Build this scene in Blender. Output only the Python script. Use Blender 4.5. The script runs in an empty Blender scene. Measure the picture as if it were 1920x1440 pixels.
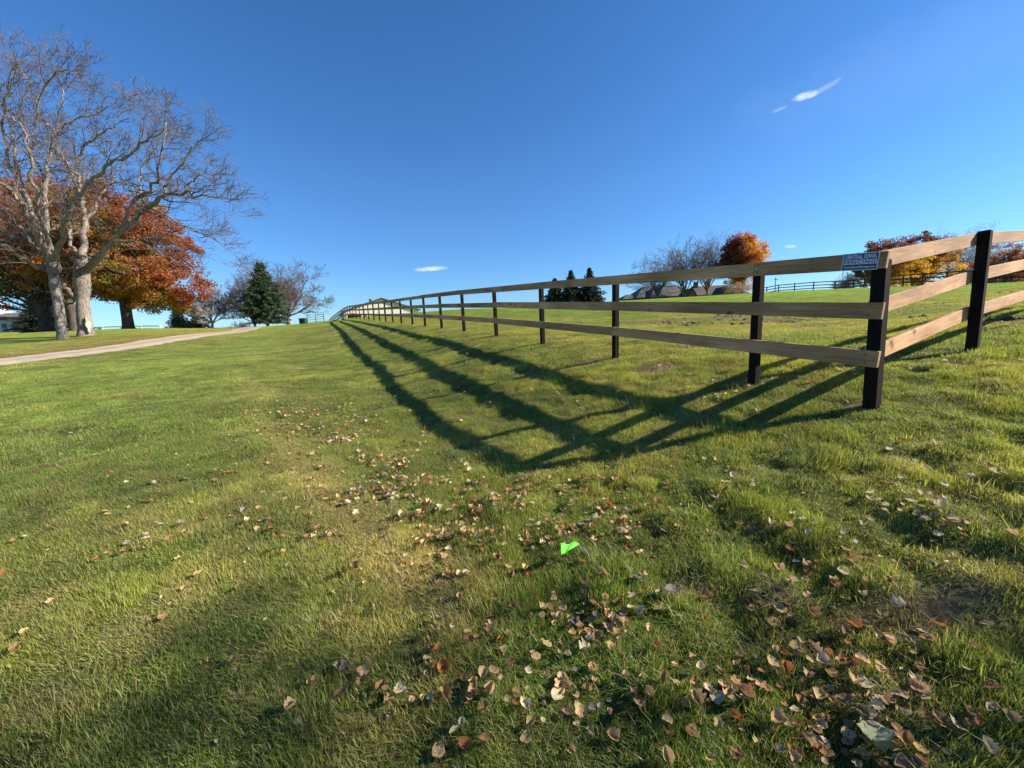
import bpy, math, random
import numpy as np
from math import radians, sin, cos, pi, atan, tan
from mathutils import Vector, Matrix
random.seed(7); rng = np.random.default_rng(11)
SC = bpy.context.scene
COL = SC.collection
EYE = 1.4
# ---------------------------------------------------------------- camera
FPX = 740.0; PITCH = atan(108/FPX); ROLL = radians(2.5)
Fw = np.array([0, cos(PITCH), -sin(PITCH)]); R0 = np.array([1, 0, 0.]); U0 = np.array([0, sin(PITCH), cos(PITCH)])
Rt = cos(ROLL)*R0 - sin(ROLL)*U0; Up = sin(ROLL)*R0 + cos(ROLL)*U0
def at(px, py, Y):
    d = Fw + Rt*(px-960)/FPX - Up*(py-720)/FPX
    return d/d[1]*Y + np.array([0, 0, EYE])
cam = bpy.data.cameras.new('camera'); cam.sensor_width = 36; cam.lens = 36*FPX/1920; cam.clip_end = 20000; cam.clip_start = .05
camo = bpy.data.objects.new('camera', cam); COL.objects.link(camo)
camo.matrix_world = Matrix(((Rt[0], Up[0], -Fw[0], 0), (Rt[1], Up[1], -Fw[1], 0), (Rt[2], Up[2], -Fw[2], EYE), (0, 0, 0, 1)))
SC.camera = camo
# ---------------------------------------------------------------- helpers
def tag(o, label=None, cat=None, group=None, kind=None):
    if label: o['label'] = label
    if cat: o['category'] = cat
    if group: o['group'] = group
    if kind: o['kind'] = kind
    return o
def empty(name, loc=(0, 0, 0), rz=0, **k):
    o = bpy.data.objects.new(name, None); COL.objects.link(o); o.location = loc; o.rotation_euler = (0, 0, rz); o.empty_display_size = .2
    return tag(o, **k)
def link(name, me, mats=None, parent=None, loc=(0, 0, 0), rot=(0, 0, 0)):
    o = bpy.data.objects.new(name, me); COL.objects.link(o); o.location = loc; o.rotation_euler = rot
    if mats is not None:
        for m in (mats if isinstance(mats, (list, tuple)) else [mats]): me.materials.append(m)
    if parent: o.parent = parent
    return o
def mesh(name, v, f, smooth=False, mi=None):
    me = bpy.data.meshes.new(name)
    me.from_pydata([tuple(a) for a in v], [], f); 
    if mi is not None: me.polygons.foreach_set('material_index', np.array(mi, dtype=np.int32))
    if smooth: me.polygons.foreach_set('use_smooth', np.ones(len(me.polygons), dtype=bool))
    me.update(); return me
def npmesh(name, V, Fc, k, smooth=False, col=None, mi=None):
    """V (n,3), Fc (m,k) arrays"""
    me = bpy.data.meshes.new(name); V = np.asarray(V, dtype=np.float32); Fc = np.asarray(Fc, dtype=np.int32)
    me.vertices.add(len(V)); me.vertices.foreach_set('co', V.ravel())
    me.loops.add(Fc.size); me.loops.foreach_set('vertex_index', Fc.ravel())
    me.polygons.add(len(Fc)); me.polygons.foreach_set('loop_start', np.arange(0, Fc.size, k, dtype=np.int32))
    if smooth: me.polygons.foreach_set('use_smooth', np.ones(len(Fc), dtype=bool))
    if mi is not None: me.polygons.foreach_set('material_index', np.asarray(mi, dtype=np.int32))
    me.update(calc_edges=True)
    if col is not None:
        a = me.color_attributes.new('Col', 'FLOAT_COLOR', 'POINT')
        c = np.ones((len(V), 4), dtype=np.float32); c[:, :3] = col; a.data.foreach_set('color', c.ravel())
    me.validate(); return me
class MB:
    def __init__(s): s.v = []; s.f = []; s.m = []
    def add(s, v, f, m=0):
        n = len(s.v); s.v += [tuple(a) for a in v]; s.f += [tuple(i+n for i in a) for a in f]; s.m += [m]*len(f)
    def box(s, x0, x1, y0, y1, z0, z1, m=0, b=0.0):
        if b:
            v = []
            for z, i in ((z0, b), (z0+b, 0), (z1-b, 0), (z1, b)):
                c = b
                v += [(x0+i+c, y0+i, z), (x1-i-c, y0+i, z), (x1-i, y0+i+c, z), (x1-i, y1-i-c, z), (x1-i-c, y1-i, z), (x0+i+c, y1-i, z), (x0+i, y1-i-c, z), (x0+i, y0+i+c, z)]
            f = [tuple(range(7, -1, -1)), tuple(range(24, 32))]
            for k in range(3):
                for j in range(8): f.append((k*8+j, k*8+(j+1) % 8, k*8+8+(j+1) % 8, k*8+8+j))
            s.add(v, f, m); return
        s.add([(x0, y0, z0), (x1, y0, z0), (x1, y1, z0), (x0, y1, z0), (x0, y0, z1), (x1, y0, z1), (x1, y1, z1), (x0, y1, z1)],
              [(0, 3, 2, 1), (4, 5, 6, 7), (0, 1, 5, 4), (1, 2, 6, 5), (2, 3, 7, 6), (3, 0, 4, 7)], m)
    def build(s, name, mats, parent=None, loc=(0, 0, 0), rot=(0, 0, 0), smooth=False):
        return link(name, mesh(name, s.v, s.f, smooth, s.m), mats, parent, loc, rot)
# noise in numpy
_perm = np.random.default_rng(3).random((256, 256)).astype(np.float32)
def vnoise(x, y):
    xi = np.floor(x).astype(int); yi = np.floor(y).astype(int); fx = x-xi; fy = y-yi
    fx = fx*fx*(3-2*fx); fy = fy*fy*(3-2*fy)
    g = lambda a, b: _perm[a & 255, b & 255]
    return (g(xi, yi)*(1-fx)+g(xi+1, yi)*fx)*(1-fy)+(g(xi, yi+1)*(1-fx)+g(xi+1, yi+1)*fx)*fy
def fbm(x, y, o=4, sc=1.0, seed=0):
    x = np.asarray(x)*sc+seed*17.3+400; y = np.asarray(y)*sc+seed*31.7+400; s = 0; a = .5; t = 0
    for i in range(o):
        s = s+a*vnoise(x, y); t += a; a *= .5; x = x*2.03+11.1; y = y*2.03+5.7
    return s/t
def ss(a, b, x):
    t = np.clip((x-a)/(b-a), 0, 1); return t*t*(3-2*t)
def seg_dist(x, y, P):
    d = np.full(np.shape(x), 1e9); tt = np.zeros(np.shape(x))
    for i in range(len(P)-1):
        ax, ay = P[i]; bx, by = P[i+1]; L = (bx-ax)**2+(by-ay)**2
        t = np.clip(((x-ax)*(bx-ax)+(y-ay)*(by-ay))/L, 0, 1); e = np.hypot(x-ax-t*(bx-ax), y-ay-t*(by-ay))
        m = e < d; d = np.where(m, e, d); tt = np.where(m, i+t, tt)
    return d, tt
# ---------------------------------------------------------------- terrain
CP = [(3.18,3.42,.55),(2.74,4.42,.65),(1.74,6.56,.82),(.72,8.74,.97),(-.32,10.82,1.17),(-1.36,12.71,1.29),(-2.52,15.31,1.45),(-3.64,17.55,1.58),(-4.7,19.58,1.71),(-5.82,21.65,1.83),(-9.56,29.1,2.2),(-15.3,39.1,2.75),
 (5.39,4.59,.88),(7.6,5.76,1.12),(9.8,6.9,1.32),
 (-15.51,34.67,2.30),(-2.32,7.78,.26),(-1.52,6.22,.19),(-1.0,5.25,.14),(-.65,4.54,.12),(-1.04,7.96,.57),(-.34,6.22,.42),(.24,5.05,.34),(.73,4.16,.31),(-.21,8.44,.79),(.87,5.84,.54),(1.31,4.96,.49),(1.61,4.34,.44),
 (-.05,3.37,.12),
 (0,0,0),(0,1.4,.0),(1.2,1.4,.06),(3,1.2,.28),(5,2.2,.62),(8,2.5,1.0),(1.6,2.6,.25),(.5,2.3,.08),(-1.2,2.6,.08),(-3,1.5,.0),(-3.2,3.6,.14),(-6,4,.12),(-4,7,.34),(-9,7,.42),(-8,11,.72),(0,-4,.0),(5,-4,.5),(-5,-4,-.1),(14,3,1.5),(-14,4,.2)]
for px, py, Y in [(0,679,13.5),(200,655,18),(330,634,24),(455,620,33),(0,650,20),(113,637,24),(165,629.5,25),(20,628,34),(240,616.5,36),(320,616,36),(400,617,36),(520,611,36),(600,602,36),
                  (1450,551,62),(1594,544,54),(1705,537,43),(1894,530,34),(1200,562.5,52),(1060,571,48),(960,578,46),(870,580,44),(770,587,42),
                  (740,594,33),                  (1200,612,15),(1200,583,28),(1330,600,15),(1450,622,9.5),(1450,590,16.5),(1450,566,32),(1600,583,15),(1700,592,11),(1700,561,22),(1594,558,32),(1894,578,10),(1894,550,19),(960,602,20),(960,586,34),(870,601,23),(870,585,36),(770,600,26),(770,590,35),
                  (0,630,40),(100,627,42),(240,618,44),(400,618,44),(520,613,46),(600,607,48)]:
    CP.append(tuple(at(px, py, Y)))
for px, py, Y in [(660,572,41),(648,577,48),(640,582,53),(630,590,61),(620,600,71)]:
    q = at(px, py, Y); q[2] -= 1.33; CP.append(tuple(q))
CP += [(-35,45,2.2),(-50,40,2.0),(-60,20,1.2),(60,40,2.8),(80,60,2.5),(48,62,4.4),(45,80,3.4),(20,80,3.3),(-8,62,2.2),(0,90,2.8),(50,110,3.6),(90,110,3),(-40,70,.5),(-80,80,-1),(0,150,-1),(150,150,0),(-150,120,-3),(60,10,3),(-60,-30,-1),(60,-30,1),(0,-60,-1),(160,0,2),(-160,0,-2)]
_fy = [3.42,4.42,6.56,8.74,10.82,12.8,15.05,17.3,19.5,21.65,25.4,29.1,34,39.1]; _fx = [3.18,2.74,1.74,.72,-.32,-1.36,-2.5,-3.62,-4.7,-5.82,-7.7,-9.56,-12.2,-14.9]; _fz = [.55,.65,.82,.99,1.15,1.29,1.43,1.57,1.70,1.82,2.02,2.22,2.49,2.77]
CP = [c for c in CP if not any(abs(c[0]-a) < .5 and abs(c[1]-b) < .8 for a, b in zip(_fx, _fy) if b > 8)]
for _y in np.arange(9, 38, 2.2):
    _x = np.interp(_y, _fy, _fx); _z = np.interp(_y, _fy, _fz); _s = np.interp(_y, [8, 12, 16, 20, 24, 30, 36], [.172, .178, .165, .147, .130, .105, .075])
    for _d in (0, 1.2, 2.4, 3.6): CP.append((_x-_d, _y, _z-_s*_d))
CP = np.array(CP)
def tps_u(r2): return np.where(r2 > 1e-9, r2*np.log(np.maximum(r2, 1e-9)), 0)
def _fit():
    n = len(CP); P = CP[:, :2]/10
    r2 = ((P[:, None]-P[None])**2).sum(-1); A = np.zeros((n+3, n+3)); A[:n, :n] = tps_u(r2)+np.eye(n)*.02
    A[:n, n] = 1; A[:n, n+1:] = P; A[n, :n] = 1; A[n+1:, :n] = P.T
    b = np.zeros(n+3); b[:n] = CP[:, 2]; return np.linalg.solve(A, b)
_W = _fit()
def ground(x, y, micro=True):
    x = np.asarray(x, dtype=float); y = np.asarray(y, dtype=float); sh = x.shape
    X = x.ravel(); Y = y.ravel(); n = len(CP); P = CP[:, :2]/10; out = np.empty(len(X))
    for s in range(0, len(X), 20000):
        a = X[s:s+20000]/10; b = Y[s:s+20000]/10
        r2 = (a[:, None]-P[:, 0])**2+(b[:, None]-P[:, 1])**2
        out[s:s+20000] = tps_u(r2)@_W[:n]+_W[n]+_W[n+1]*a+_W[n+2]*b
    r = np.hypot(X, Y); k = ss(110, 260, r); out = np.where(k > 0, out*(1-k)+(-6.0)*k, out)
    out = np.clip(out, -8, 8)
    if micro:
        w = 1-ss(14, 40, r)
        out = out+w*((fbm(X, Y, 3, 1.1, 1)-.5)*(.012+.055*(1-ss(2.5, 6, r)))+(fbm(X, Y, 3, 4.5, 2)-.5)*(.04+.075*ss(-1.6, .8, X+(Y-3)*.35)*np.maximum(1-ss(2.7, 3.3, Y), ss(3.4, 4.4, X)*(1-ss(4.2, 5, Y)))*(1-ss(5, 9, r))))+(fbm(X, Y, 3, .35, 5)-.5)*.02*(1-ss(60, 100, r))
        # shallow scraped hollow of dead thatch, lower right
        out -= .04*np.exp(-(((X-1.45)/.5)**2+((Y-1.75)/.3)**2))
    return out.reshape(sh)
def gz(x, y): return float(ground(np.array([x]), np.array([y]))[0])
def hitground(px, py):
    d = at(px, py, 1.0)-[0, 0, EYE]; Ys = np.concatenate([np.arange(.5, 12, .02), np.arange(12, 70, .1)])
    P = d[None]*Ys[:, None]+[0, 0, EYE]; h = P[:, 2]-ground(P[:, 0], P[:, 1]); i = np.argmax(h < 0)
    return P[i] if h[i] < 0 else None
# ---------------------------------------------------------------- ground colour fields (albedo)
DRIVE = [tuple(at(px, py, Y)[:2]) for px, py, Y in [(-700,745,8.0),(-300,707,10.5),(0,679,13.5),(200,655,18),(330,634,24),(455,619,33)]]+[(-27, 46), (-32, 60)]
STRAW = [tuple(hitground(*q)[:2]) for q in [(470, 715), (510, 770), (560, 850), (625, 930), (705, 1000), (790, 1060), (860, 1095)]]
SWALE = [tuple(hitground(*q)[:2]) for q in [(515, 755), (560, 785), (600, 812), (655, 855), (715, 905), (790, 950), (890, 985), (1000, 1050), (1080, 1130), (1130, 1230), (1210, 1320), (1320, 1430)]]
PAINT = [(hitground(*q), .05) for q in ((800, 838), (818, 829), (838, 824), (850, 850), (868, 856))]
def C3(*c): return np.array(c, dtype=float)
def mixc(a, b, t): return a*(1-t[:, None])+b*t[:, None]
def grass_color(x, y):
    """per-point grass albedo"""
    n1 = fbm(x, y, 3, .25, 11); n2 = fbm(x, y, 3, .9, 12); n3 = fbm(x, y, 3, 2.6, 13); n4 = fbm(x, y, 2, 6, 14)
    g = C3(.135, .205, .036)+np.zeros((len(x), 3))
    g = mixc(g, C3(.225, .265, .06), ss(.42, .62, n1*.35+n2*.65))              # yellower
    g = mixc(g, C3(.075, .145, .026), ss(.50, .64, n3)*.75)           # lusher dark
    left = ss(0, 4, -(x+1.2+(y-3)*.5))
    g = mixc(g, C3(.20, .315, .062), left*.75*ss(3, 7, y))
    st = ss(.50, .66, n3*.5+n4*.5)
    g = mixc(g, C3(.38, .33, .15), st*.6*(.4+.6*ss(.4, .6, n2)))
    d, t = seg_dist(x, y, STRAW); w = np.exp(-(d/(.14+.012*y))**2)*(.45+.6*n3*2)+.30*np.exp(-(d/(.40+.02*y))**2)*n2*2
    g = mixc(g, C3(.47, .40, .21), np.clip(w*1.1*(.25+.75*ss(1.0, 3.0, t)), 0, .92))
    for (pc, pr) in PAINT: g = mixc(g, C3(.03, .34, .20), .8*np.exp(-(((x-pc[0])/pr)**2+((y-pc[1])/(pr*.6))**2)))
    d, t = seg_dist(x, y, SWALE)
    g = mixc(g, C3(.075, .165, .025), np.exp(-(d/.4)**2)*.6)
    # verge beyond the drive: straw coloured, leafy
    dd, _ = seg_dist(x, y, DRIVE)
    beyond = ((x+17.7+(y-13.5)*.25) < 0)
    verge = np.exp(-(dd/3.2)**2)*np.where(beyond, 1, .25)
    g = mixc(g, C3(.31, .195, .105), np.clip(verge*(.5+1.1*n2), 0, .92))
    g = mixc(g, C3(.25, .24, .075), np.where(beyond, .55*ss(.3, .6, n2), 0))
    # paddock: trampled, patchy
    bank = np.exp(-(((x-8)/5)**2+((y-9)/3.5)**2))
    g = mixc(g, C3(.24, .235, .07), np.clip(ss(.42, .6, n2)*ss(0, 1, (x-1.8+(y-6.5)*.5)/3)*(1-ss(18, 30, y))*.8, 0, 1))
    g = mixc(g, C3(.115, .21, .028), ss(16, 30, y)*ss(0, 1, (x+12+(y-35)*.5)/4)*.7)
    n5 = fbm(x, y, 3, 3.8, 15); return g*C3(1.36, 1.38, 1.02)*(.66+.36*n2+.36*ss(.3, .7, n5))[:, None]
def dirt_mask(x, y):
    n = fbm(x, y, 3, 1.3, 21); n2 = fbm(x, y, 3, 5, 22)
    m = np.zeros(len(x))
    for cx, cy, rx, ry, s in DIRT:
        m = np.maximum(m, s*np.exp(-(((x-cx)/rx)**2+((y-cy)/ry)**2)))
    return np.clip(ss(.38, .62, m*.75+n*.35+n2*.18-.12), 0, 1)
DIRT = []
for px, py, rx, ry, s in [(1250,603,1.8,1.3,1),(1350,597,1.8,1.5,1),(1450,603,1.5,.9,1),(1470,592,2.2,1.6,1),(1560,608,.8,.6,.9),(1720,590,.9,.5,.8),(1880,545,1.6,1.2,1),(1910,600,.5,.4,1),(1230,690,.6,.4,.62),(1110,676,.4,.3,.62),(1620,760,.18,.12,.9),(1360,690,.4,.25,.6),
                          (1450,1110,.26,.12,.72),(1740,1150,.42,.2,.74),(1600,1160,.4,.16,.7),(1290,1115,.2,.08,.7),(1140,1190,.12,.06,.6)]:
    P = hitground(px, py)
    if P is not None: DIRT.append((P[0], P[1], rx, ry, s))
# ---------------------------------------------------------------- materials
def newmat(name):
    m = bpy.data.materials.new(name); m.use_nodes = True; nt = m.node_tree; nt.nodes.clear()
    out = nt.nodes.new('ShaderNodeOutputMaterial'); return m, nt, out
def N(nt, t, **k):
    n = nt.nodes.new(t)
    for a, b in k.items():
        if a.startswith('i_'): n.inputs[a[2:].replace('_', ' ')].default_value = b
        else: setattr(n, a, b)
    return n
def ramp(nt, fac, stops):
    r = nt.nodes.new('ShaderNodeValToRGB'); e = r.color_ramp.elements
    while len(e) > 1: e.remove(e[-1])
    e[0].position = stops[0][0]; e[0].color = (*stops[0][1], 1)
    for p, c in stops[1:]:
        k = e.new(p); k.color = (*c, 1)
    nt.links.new(fac, r.inputs[0]); return r.outputs[0]
def mix(nt, a, b, fac, typ='MIX'):
    m = nt.nodes.new('ShaderNodeMix'); m.data_type = 'RGBA'; m.blend_type = typ
    for s, v in ((0, fac), (6, a), (7, b)):
        if hasattr(v, 'is_linked') or hasattr(v, 'links'): nt.links.new(v, m.inputs[s])
        else: m.inputs[s].default_value = v if s == 0 else (*v, 1)
    return m.outputs[2]
def noise(nt, vec, scale, detail=4, rough=.6, dist=0):
    n = N(nt, 'ShaderNodeTexNoise'); n.inputs['Scale'].default_value = scale; n.inputs['Detail'].default_value = detail; n.inputs['Roughness'].default_value = rough; n.inputs['Distortion'].default_value = dist
    if vec is not None: nt.links.new(vec, n.inputs['Vector'])
    return n.outputs['Fac']
def mapping(nt, vec, sc=(1, 1, 1), loc=(0, 0, 0)):
    m = nt.nodes.new('ShaderNodeMapping'); m.inputs['Scale'].default_value = sc; m.inputs['Location'].default_value = loc
    nt.links.new(vec, m.inputs[0]); return m.outputs[0]
def simple(name, c, rough=.8, c2=None, nscale=8, bump=.0, vec='Object', stretch=(1, 1, 1), bscale=None, spec=.3):
    m, nt, out = newmat(name); tc = N(nt, 'ShaderNodeTexCoord'); v = mapping(nt, tc.outputs[vec], stretch)
    b = N(nt, 'ShaderNodeBsdfPrincipled'); b.inputs['Roughness'].default_value = rough; b.inputs['Specular IOR Level'].default_value = spec
    nz = noise(nt, v, nscale)
    c2 = c2 or tuple(k*.7 for k in c)
    nt.links.new(ramp(nt, nz, [(.3, c2), (.7, c)]), b.inputs['Base Color'])
    if bump:
        bp = N(nt, 'ShaderNodeBump'); bp.inputs['Strength'].default_value = bump; bp.inputs['Distance'].default_value = .02
        nt.links.new(noise(nt, v, bscale or nscale*3, 6), bp.inputs['Height']); nt.links.new(bp.outputs[0], b.inputs['Normal'])
    nt.links.new(b.outputs[0], out.inputs[0]); return m
def ground_mat():
    m, nt, out = newmat('turf'); tc = N(nt, 'ShaderNodeTexCoord'); a = N(nt, 'ShaderNodeAttribute', attribute_name='Col')
    b = N(nt, 'ShaderNodeBsdfPrincipled'); b.inputs['Roughness'].default_value = 1; b.inputs['Specular IOR Level'].default_value = .1
    n1 = noise(nt, tc.outputs['Object'], 22, 6, .75); n2 = noise(nt, tc.outputs['Object'], 3.2, 5, .7)
    n3 = noise(nt, mapping(nt, tc.outputs['Object'], (1, 1.3, 1)), 90, 4, .8)
    c = mix(nt, a.outputs['Color'], ramp(nt, n1, [(.3, (.45, .42, .40)), (.7, (1.5, 1.5, 1.4))]), 1.0, 'MULTIPLY'); c = mix(nt, c, ramp(nt, n3, [(.35, (.35, .32, .3)), (.55, (1, 1, 1)), (.7, (1.9, 1.8, 1.6))]), .8, 'MULTIPLY')
    c = mix(nt, c, ramp(nt, n2, [(.3, (.75, .8, .75)), (.7, (1.2, 1.17, 1.15))]), .8, 'MULTIPLY')
    nt.links.new(c, b.inputs['Base Color'])
    bp = N(nt, 'ShaderNodeBump'); bp.inputs['Strength'].default_value = .9; bp.inputs['Distance'].default_value = .05
    nt.links.new(n1, bp.inputs['Height']); nt.links.new(bp.outputs[0], b.inputs['Normal'])
    nt.links.new(b.outputs[0], out.inputs[0]); return m
def blade_mat():
    m, nt, out = newmat('grass_blade')
    a = N(nt, 'ShaderNodeAttribute', attribute_name='tint'); a.attribute_type = 'INSTANCER'
    v = N(nt, 'ShaderNodeAttribute', attribute_name='Col')
    c = mix(nt, a.outputs['Color'], v.outputs['Color'], 1.0, 'MULTIPLY')
    st = N(nt, 'ShaderNodeAttribute', attribute_name='Dry')
    c = mix(nt, c, (.42, .35, .17), st.outputs['Fac'])
    d = N(nt, 'ShaderNodeBsdfPrincipled'); d.inputs['Roughness'].default_value = .5; d.inputs['Specular IOR Level'].default_value = .35
    t = N(nt, 'ShaderNodeBsdfTranslucent'); nt.links.new(c, d.inputs['Base Color'])
    c2 = mix(nt, c, (1.3, 1.25, .6), 1.0, 'MULTIPLY'); nt.links.new(c2, t.inputs['Color'])
    s = N(nt, 'ShaderNodeMixShader'); s.inputs[0].default_value = .46
    nt.links.new(d.outputs[0], s.inputs[1]); nt.links.new(t.outputs[0], s.inputs[2]); nt.links.new(s.outputs[0], out.inputs[0]); return m
def foliage_mat(name, trans=.35, gain=(1.2, 1.1, .8), spec=.25, rough=.6):
    m, nt, out = newmat(name); v = N(nt, 'ShaderNodeAttribute', attribute_name='Col')
    d = N(nt, 'ShaderNodeBsdfPrincipled'); d.inputs['Roughness'].default_value = rough; d.inputs['Specular IOR Level'].default_value = spec
    t = N(nt, 'ShaderNodeBsdfTranslucent'); nt.links.new(v.outputs['Color'], d.inputs['Base Color'])
    nt.links.new(mix(nt, v.outputs['Color'], gain, 1.0, 'MULTIPLY'), t.inputs['Color'])
    s = N(nt, 'ShaderNodeMixShader'); s.inputs[0].default_value = trans
    nt.links.new(d.outputs[0], s.inputs[1]); nt.links.new(t.outputs[0], s.inputs[2]); nt.links.new(s.outputs[0], out.inputs[0]); return m
def wood_mat(name, light, dark, knot):
    m, nt, out = newmat(name); tc = N(nt, 'ShaderNodeTexCoord'); oi = N(nt, 'ShaderNodeObjectInfo')
    add = N(nt, 'ShaderNodeVectorMath', operation='ADD'); sc = N(nt, 'ShaderNodeVectorMath', operation='SCALE')
    cmb = N(nt, 'ShaderNodeCombineXYZ'); nt.links.new(oi.outputs['Random'], cmb.inputs[0]); nt.links.new(oi.outputs['Random'], cmb.inputs[2])
    nt.links.new(cmb.outputs[0], sc.inputs[0]); sc.inputs['Scale'].default_value = 37.0
    nt.links.new(tc.outputs['Object'], add.inputs[0]); nt.links.new(sc.outputs[0], add.inputs[1])
    vo = mapping(nt, add.outputs[0], (3.0, .6, 4.2)); V = N(nt, 'ShaderNodeTexVoronoi'); V.inputs['Scale'].default_value = 1.0; V.inputs['Randomness'].default_value = 1; nt.links.new(vo, V.inputs['Vector'])
    g = noise(nt, mapping(nt, add.outputs[0], (1.6, 20, 26)), 1.6, 6, .65, 1.2)
    g2 = noise(nt, mapping(nt, add.outputs[0], (2, 90, 110)), 1.5, 3, .6)
    b0 = noise(nt, mapping(nt, add.outputs[0], (.8, 1, 2)), 1.2, 3, .5)
    c = ramp(nt, g, [(.32, dark), (.5, tuple((a+b)/2 for a, b in zip(light, dark))), (.68, light)])
    c = mix(nt, c, ramp(nt, g2, [(.3, (.7, .68, .66)), (.65, (1.1, 1.1, 1.1))]), .8, 'MULTIPLY')
    c = mix(nt, c, ramp(nt, b0, [(.35, (.55, .52, .48)), (.65, (1.15, 1.12, 1.08))]), .9, 'MULTIPLY')
    mr = N(nt, 'ShaderNodeMapRange'); nt.links.new(oi.outputs['Random'], mr.inputs[0]); mr.inputs[3].default_value = .72; mr.inputs[4].default_value = 1.15; cb = N(nt, 'ShaderNodeCombineColor'); [nt.links.new(mr.outputs[0], cb.inputs[q_]) for q_ in range(3)]; c = mix(nt, c, cb.outputs[0], 1.0, 'MULTIPLY')
    kn = ramp(nt, V.outputs['Distance'], [(.0, (.6, .6, .6)), (.05, (.9, .9, .9)), (.085, (.6, .6, .6)), (.18, (0, 0, 0))])
    c = mix(nt, c, knot, kn)
    b = N(nt, 'ShaderNodeBsdfPrincipled'); b.inputs['Roughness'].default_value = .75; b.inputs['Specular IOR Level'].default_value = .25
    nt.links.new(c, b.inputs['Base Color']); bp = N(nt, 'ShaderNodeBump'); bp.inputs['Strength'].default_value = .35; bp.inputs['Distance'].default_value = .004
    nt.links.new(g2, bp.inputs['Height']); nt.links.new(bp.outputs[0], b.inputs['Normal']); nt.links.new(b.outputs[0], out.inputs[0]); return m
def bark_mat(name, c, dark, sc=1.0, bump=1.0):
    m, nt, out = newmat(name); tc = N(nt, 'ShaderNodeTexCoord')
    v = mapping(nt, tc.outputs['Object'], (14*sc, 14*sc, 2.6*sc)); n1 = noise(nt, v, 1, 6, .7, .8); n2 = noise(nt, tc.outputs['Object'], 1.1*sc, 4, .6)
    col = ramp(nt, n1, [(.36, dark), (.52, c), (.7, tuple(k*1.35 for k in c))])
    col = mix(nt, col, ramp(nt, n2, [(.35, (.72, .72, .7)), (.65, (1.2, 1.18, 1.15))]), .8, 'MULTIPLY')
    b = N(nt, 'ShaderNodeBsdfPrincipled'); b.inputs['Roughness'].default_value = .9; b.inputs['Specular IOR Level'].default_value = .15
    nt.links.new(col, b.inputs['Base Color']); bp = N(nt, 'ShaderNodeBump'); bp.inputs['Strength'].default_value = bump; bp.inputs['Distance'].default_value = .06
    nt.links.new(n1, bp.inputs['Height']); nt.links.new(bp.outputs[0], b.inputs['Normal']); nt.links.new(b.outputs[0], out.inputs[0]); return m
M = dict(turf=ground_mat(), blade=blade_mat(), foliage=foliage_mat('autumn_foliage', .45), needles=foliage_mat('conifer_needles', .15, (1, 1, 1)),
    dead=foliage_mat('fallen_leaf_surface', .3, (1.2, .95, .7), .04, .85),
    rail=wood_mat('fence_board', (.68, .42, .21), (.46, .235, .105), (.10, .045, .022)),
    post=simple('creosoted_post', (.024, .016, .012), .85, (.008, .006, .005), 6, .4, 'Object', (8, 8, 1), spec=.08),
    bark=bark_mat('maple_bark', (.30, .25, .205), (.13, .105, .085)), bark2=bark_mat('dark_bark', (.10, .08, .065), (.04, .032, .028), .7),
    twig=bark_mat('grey_twigs', (.17, .135, .115), (.10, .08, .07), .6, .2), twigfar=bark_mat('pale_twigs', (.33, .29, .27), (.2, .17, .16), .6, .2), twigdark=bark_mat('dark_limbs', (.16, .125, .10), (.07, .055, .045), .6, .5),
    scar=simple('bare_heartwood', (.62, .54, .42), .8, (.5, .42, .3), 6, .2),
    white=simple('white_siding', (.74, .74, .72), .6, (.62, .62, .62), 3, .1), glass=simple('window_glass', (.03, .035, .045), .12, (.02, .025, .03), 1, 0, spec=.6),
    redroof=simple('red_shingles', (.28, .07, .06), .85, (.16, .045, .04), 14, .4), shingle=simple('grey_shingles', (.13, .12, .105), .9, (.08, .072, .066), 3.5, .4, 'Object', (1, 1, 3)),
    shingle2=simple('brown_shingles', (.11, .085, .07), .9, (.065, .05, .045), 3.5, .4),
    brick=simple('red_brick', (.30, .13, .09), .85, (.22, .10, .075), 9, .2), steel=simple('barn_steel', (.80, .74, .62), .5, (.72, .66, .56), 1.5, .05),
    barnroof=simple('barn_roof', (.10, .085, .08), .6, (.08, .07, .065), 2, .1), dark=simple('interior_shade', (.012, .010, .010), .9, (.008, .007, .007), 2),
    farfence=simple('dark_fence_board', (.06, .04, .03), .8, (.035, .025, .02), 2), vinyl=simple('white_vinyl', (.8, .8, .78), .5, (.7, .7, .7), 2),
    pole=simple('weathered_pole', (.14, .12, .10), .9, (.09, .075, .065), 3), green=simple('dark_green_paint', (.02, .05, .035), .5, (.015, .035, .025), 3),
    signblue=simple('sign_blue', (.018, .028, .12), .35, (.016, .024, .11), 3, spec=.4), signwhite=simple('sign_white', (.62, .63, .68), .4, (.56, .57, .62), 30, spec=.4),
    lime=simple('lime_plastic', (.11, .66, .03), .5, (.07, .50, .02), 12, .1), wire=simple('steel_wire', (.35, .34, .32), .4, (.2, .2, .2), 5),
    clod=simple('dark_soil', (.11, .072, .045), 1, (.05, .034, .022), 18, .8), paint=simple('teal_mark', (.02, .30, .14), .8, (.02, .2, .1), 20))
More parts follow.
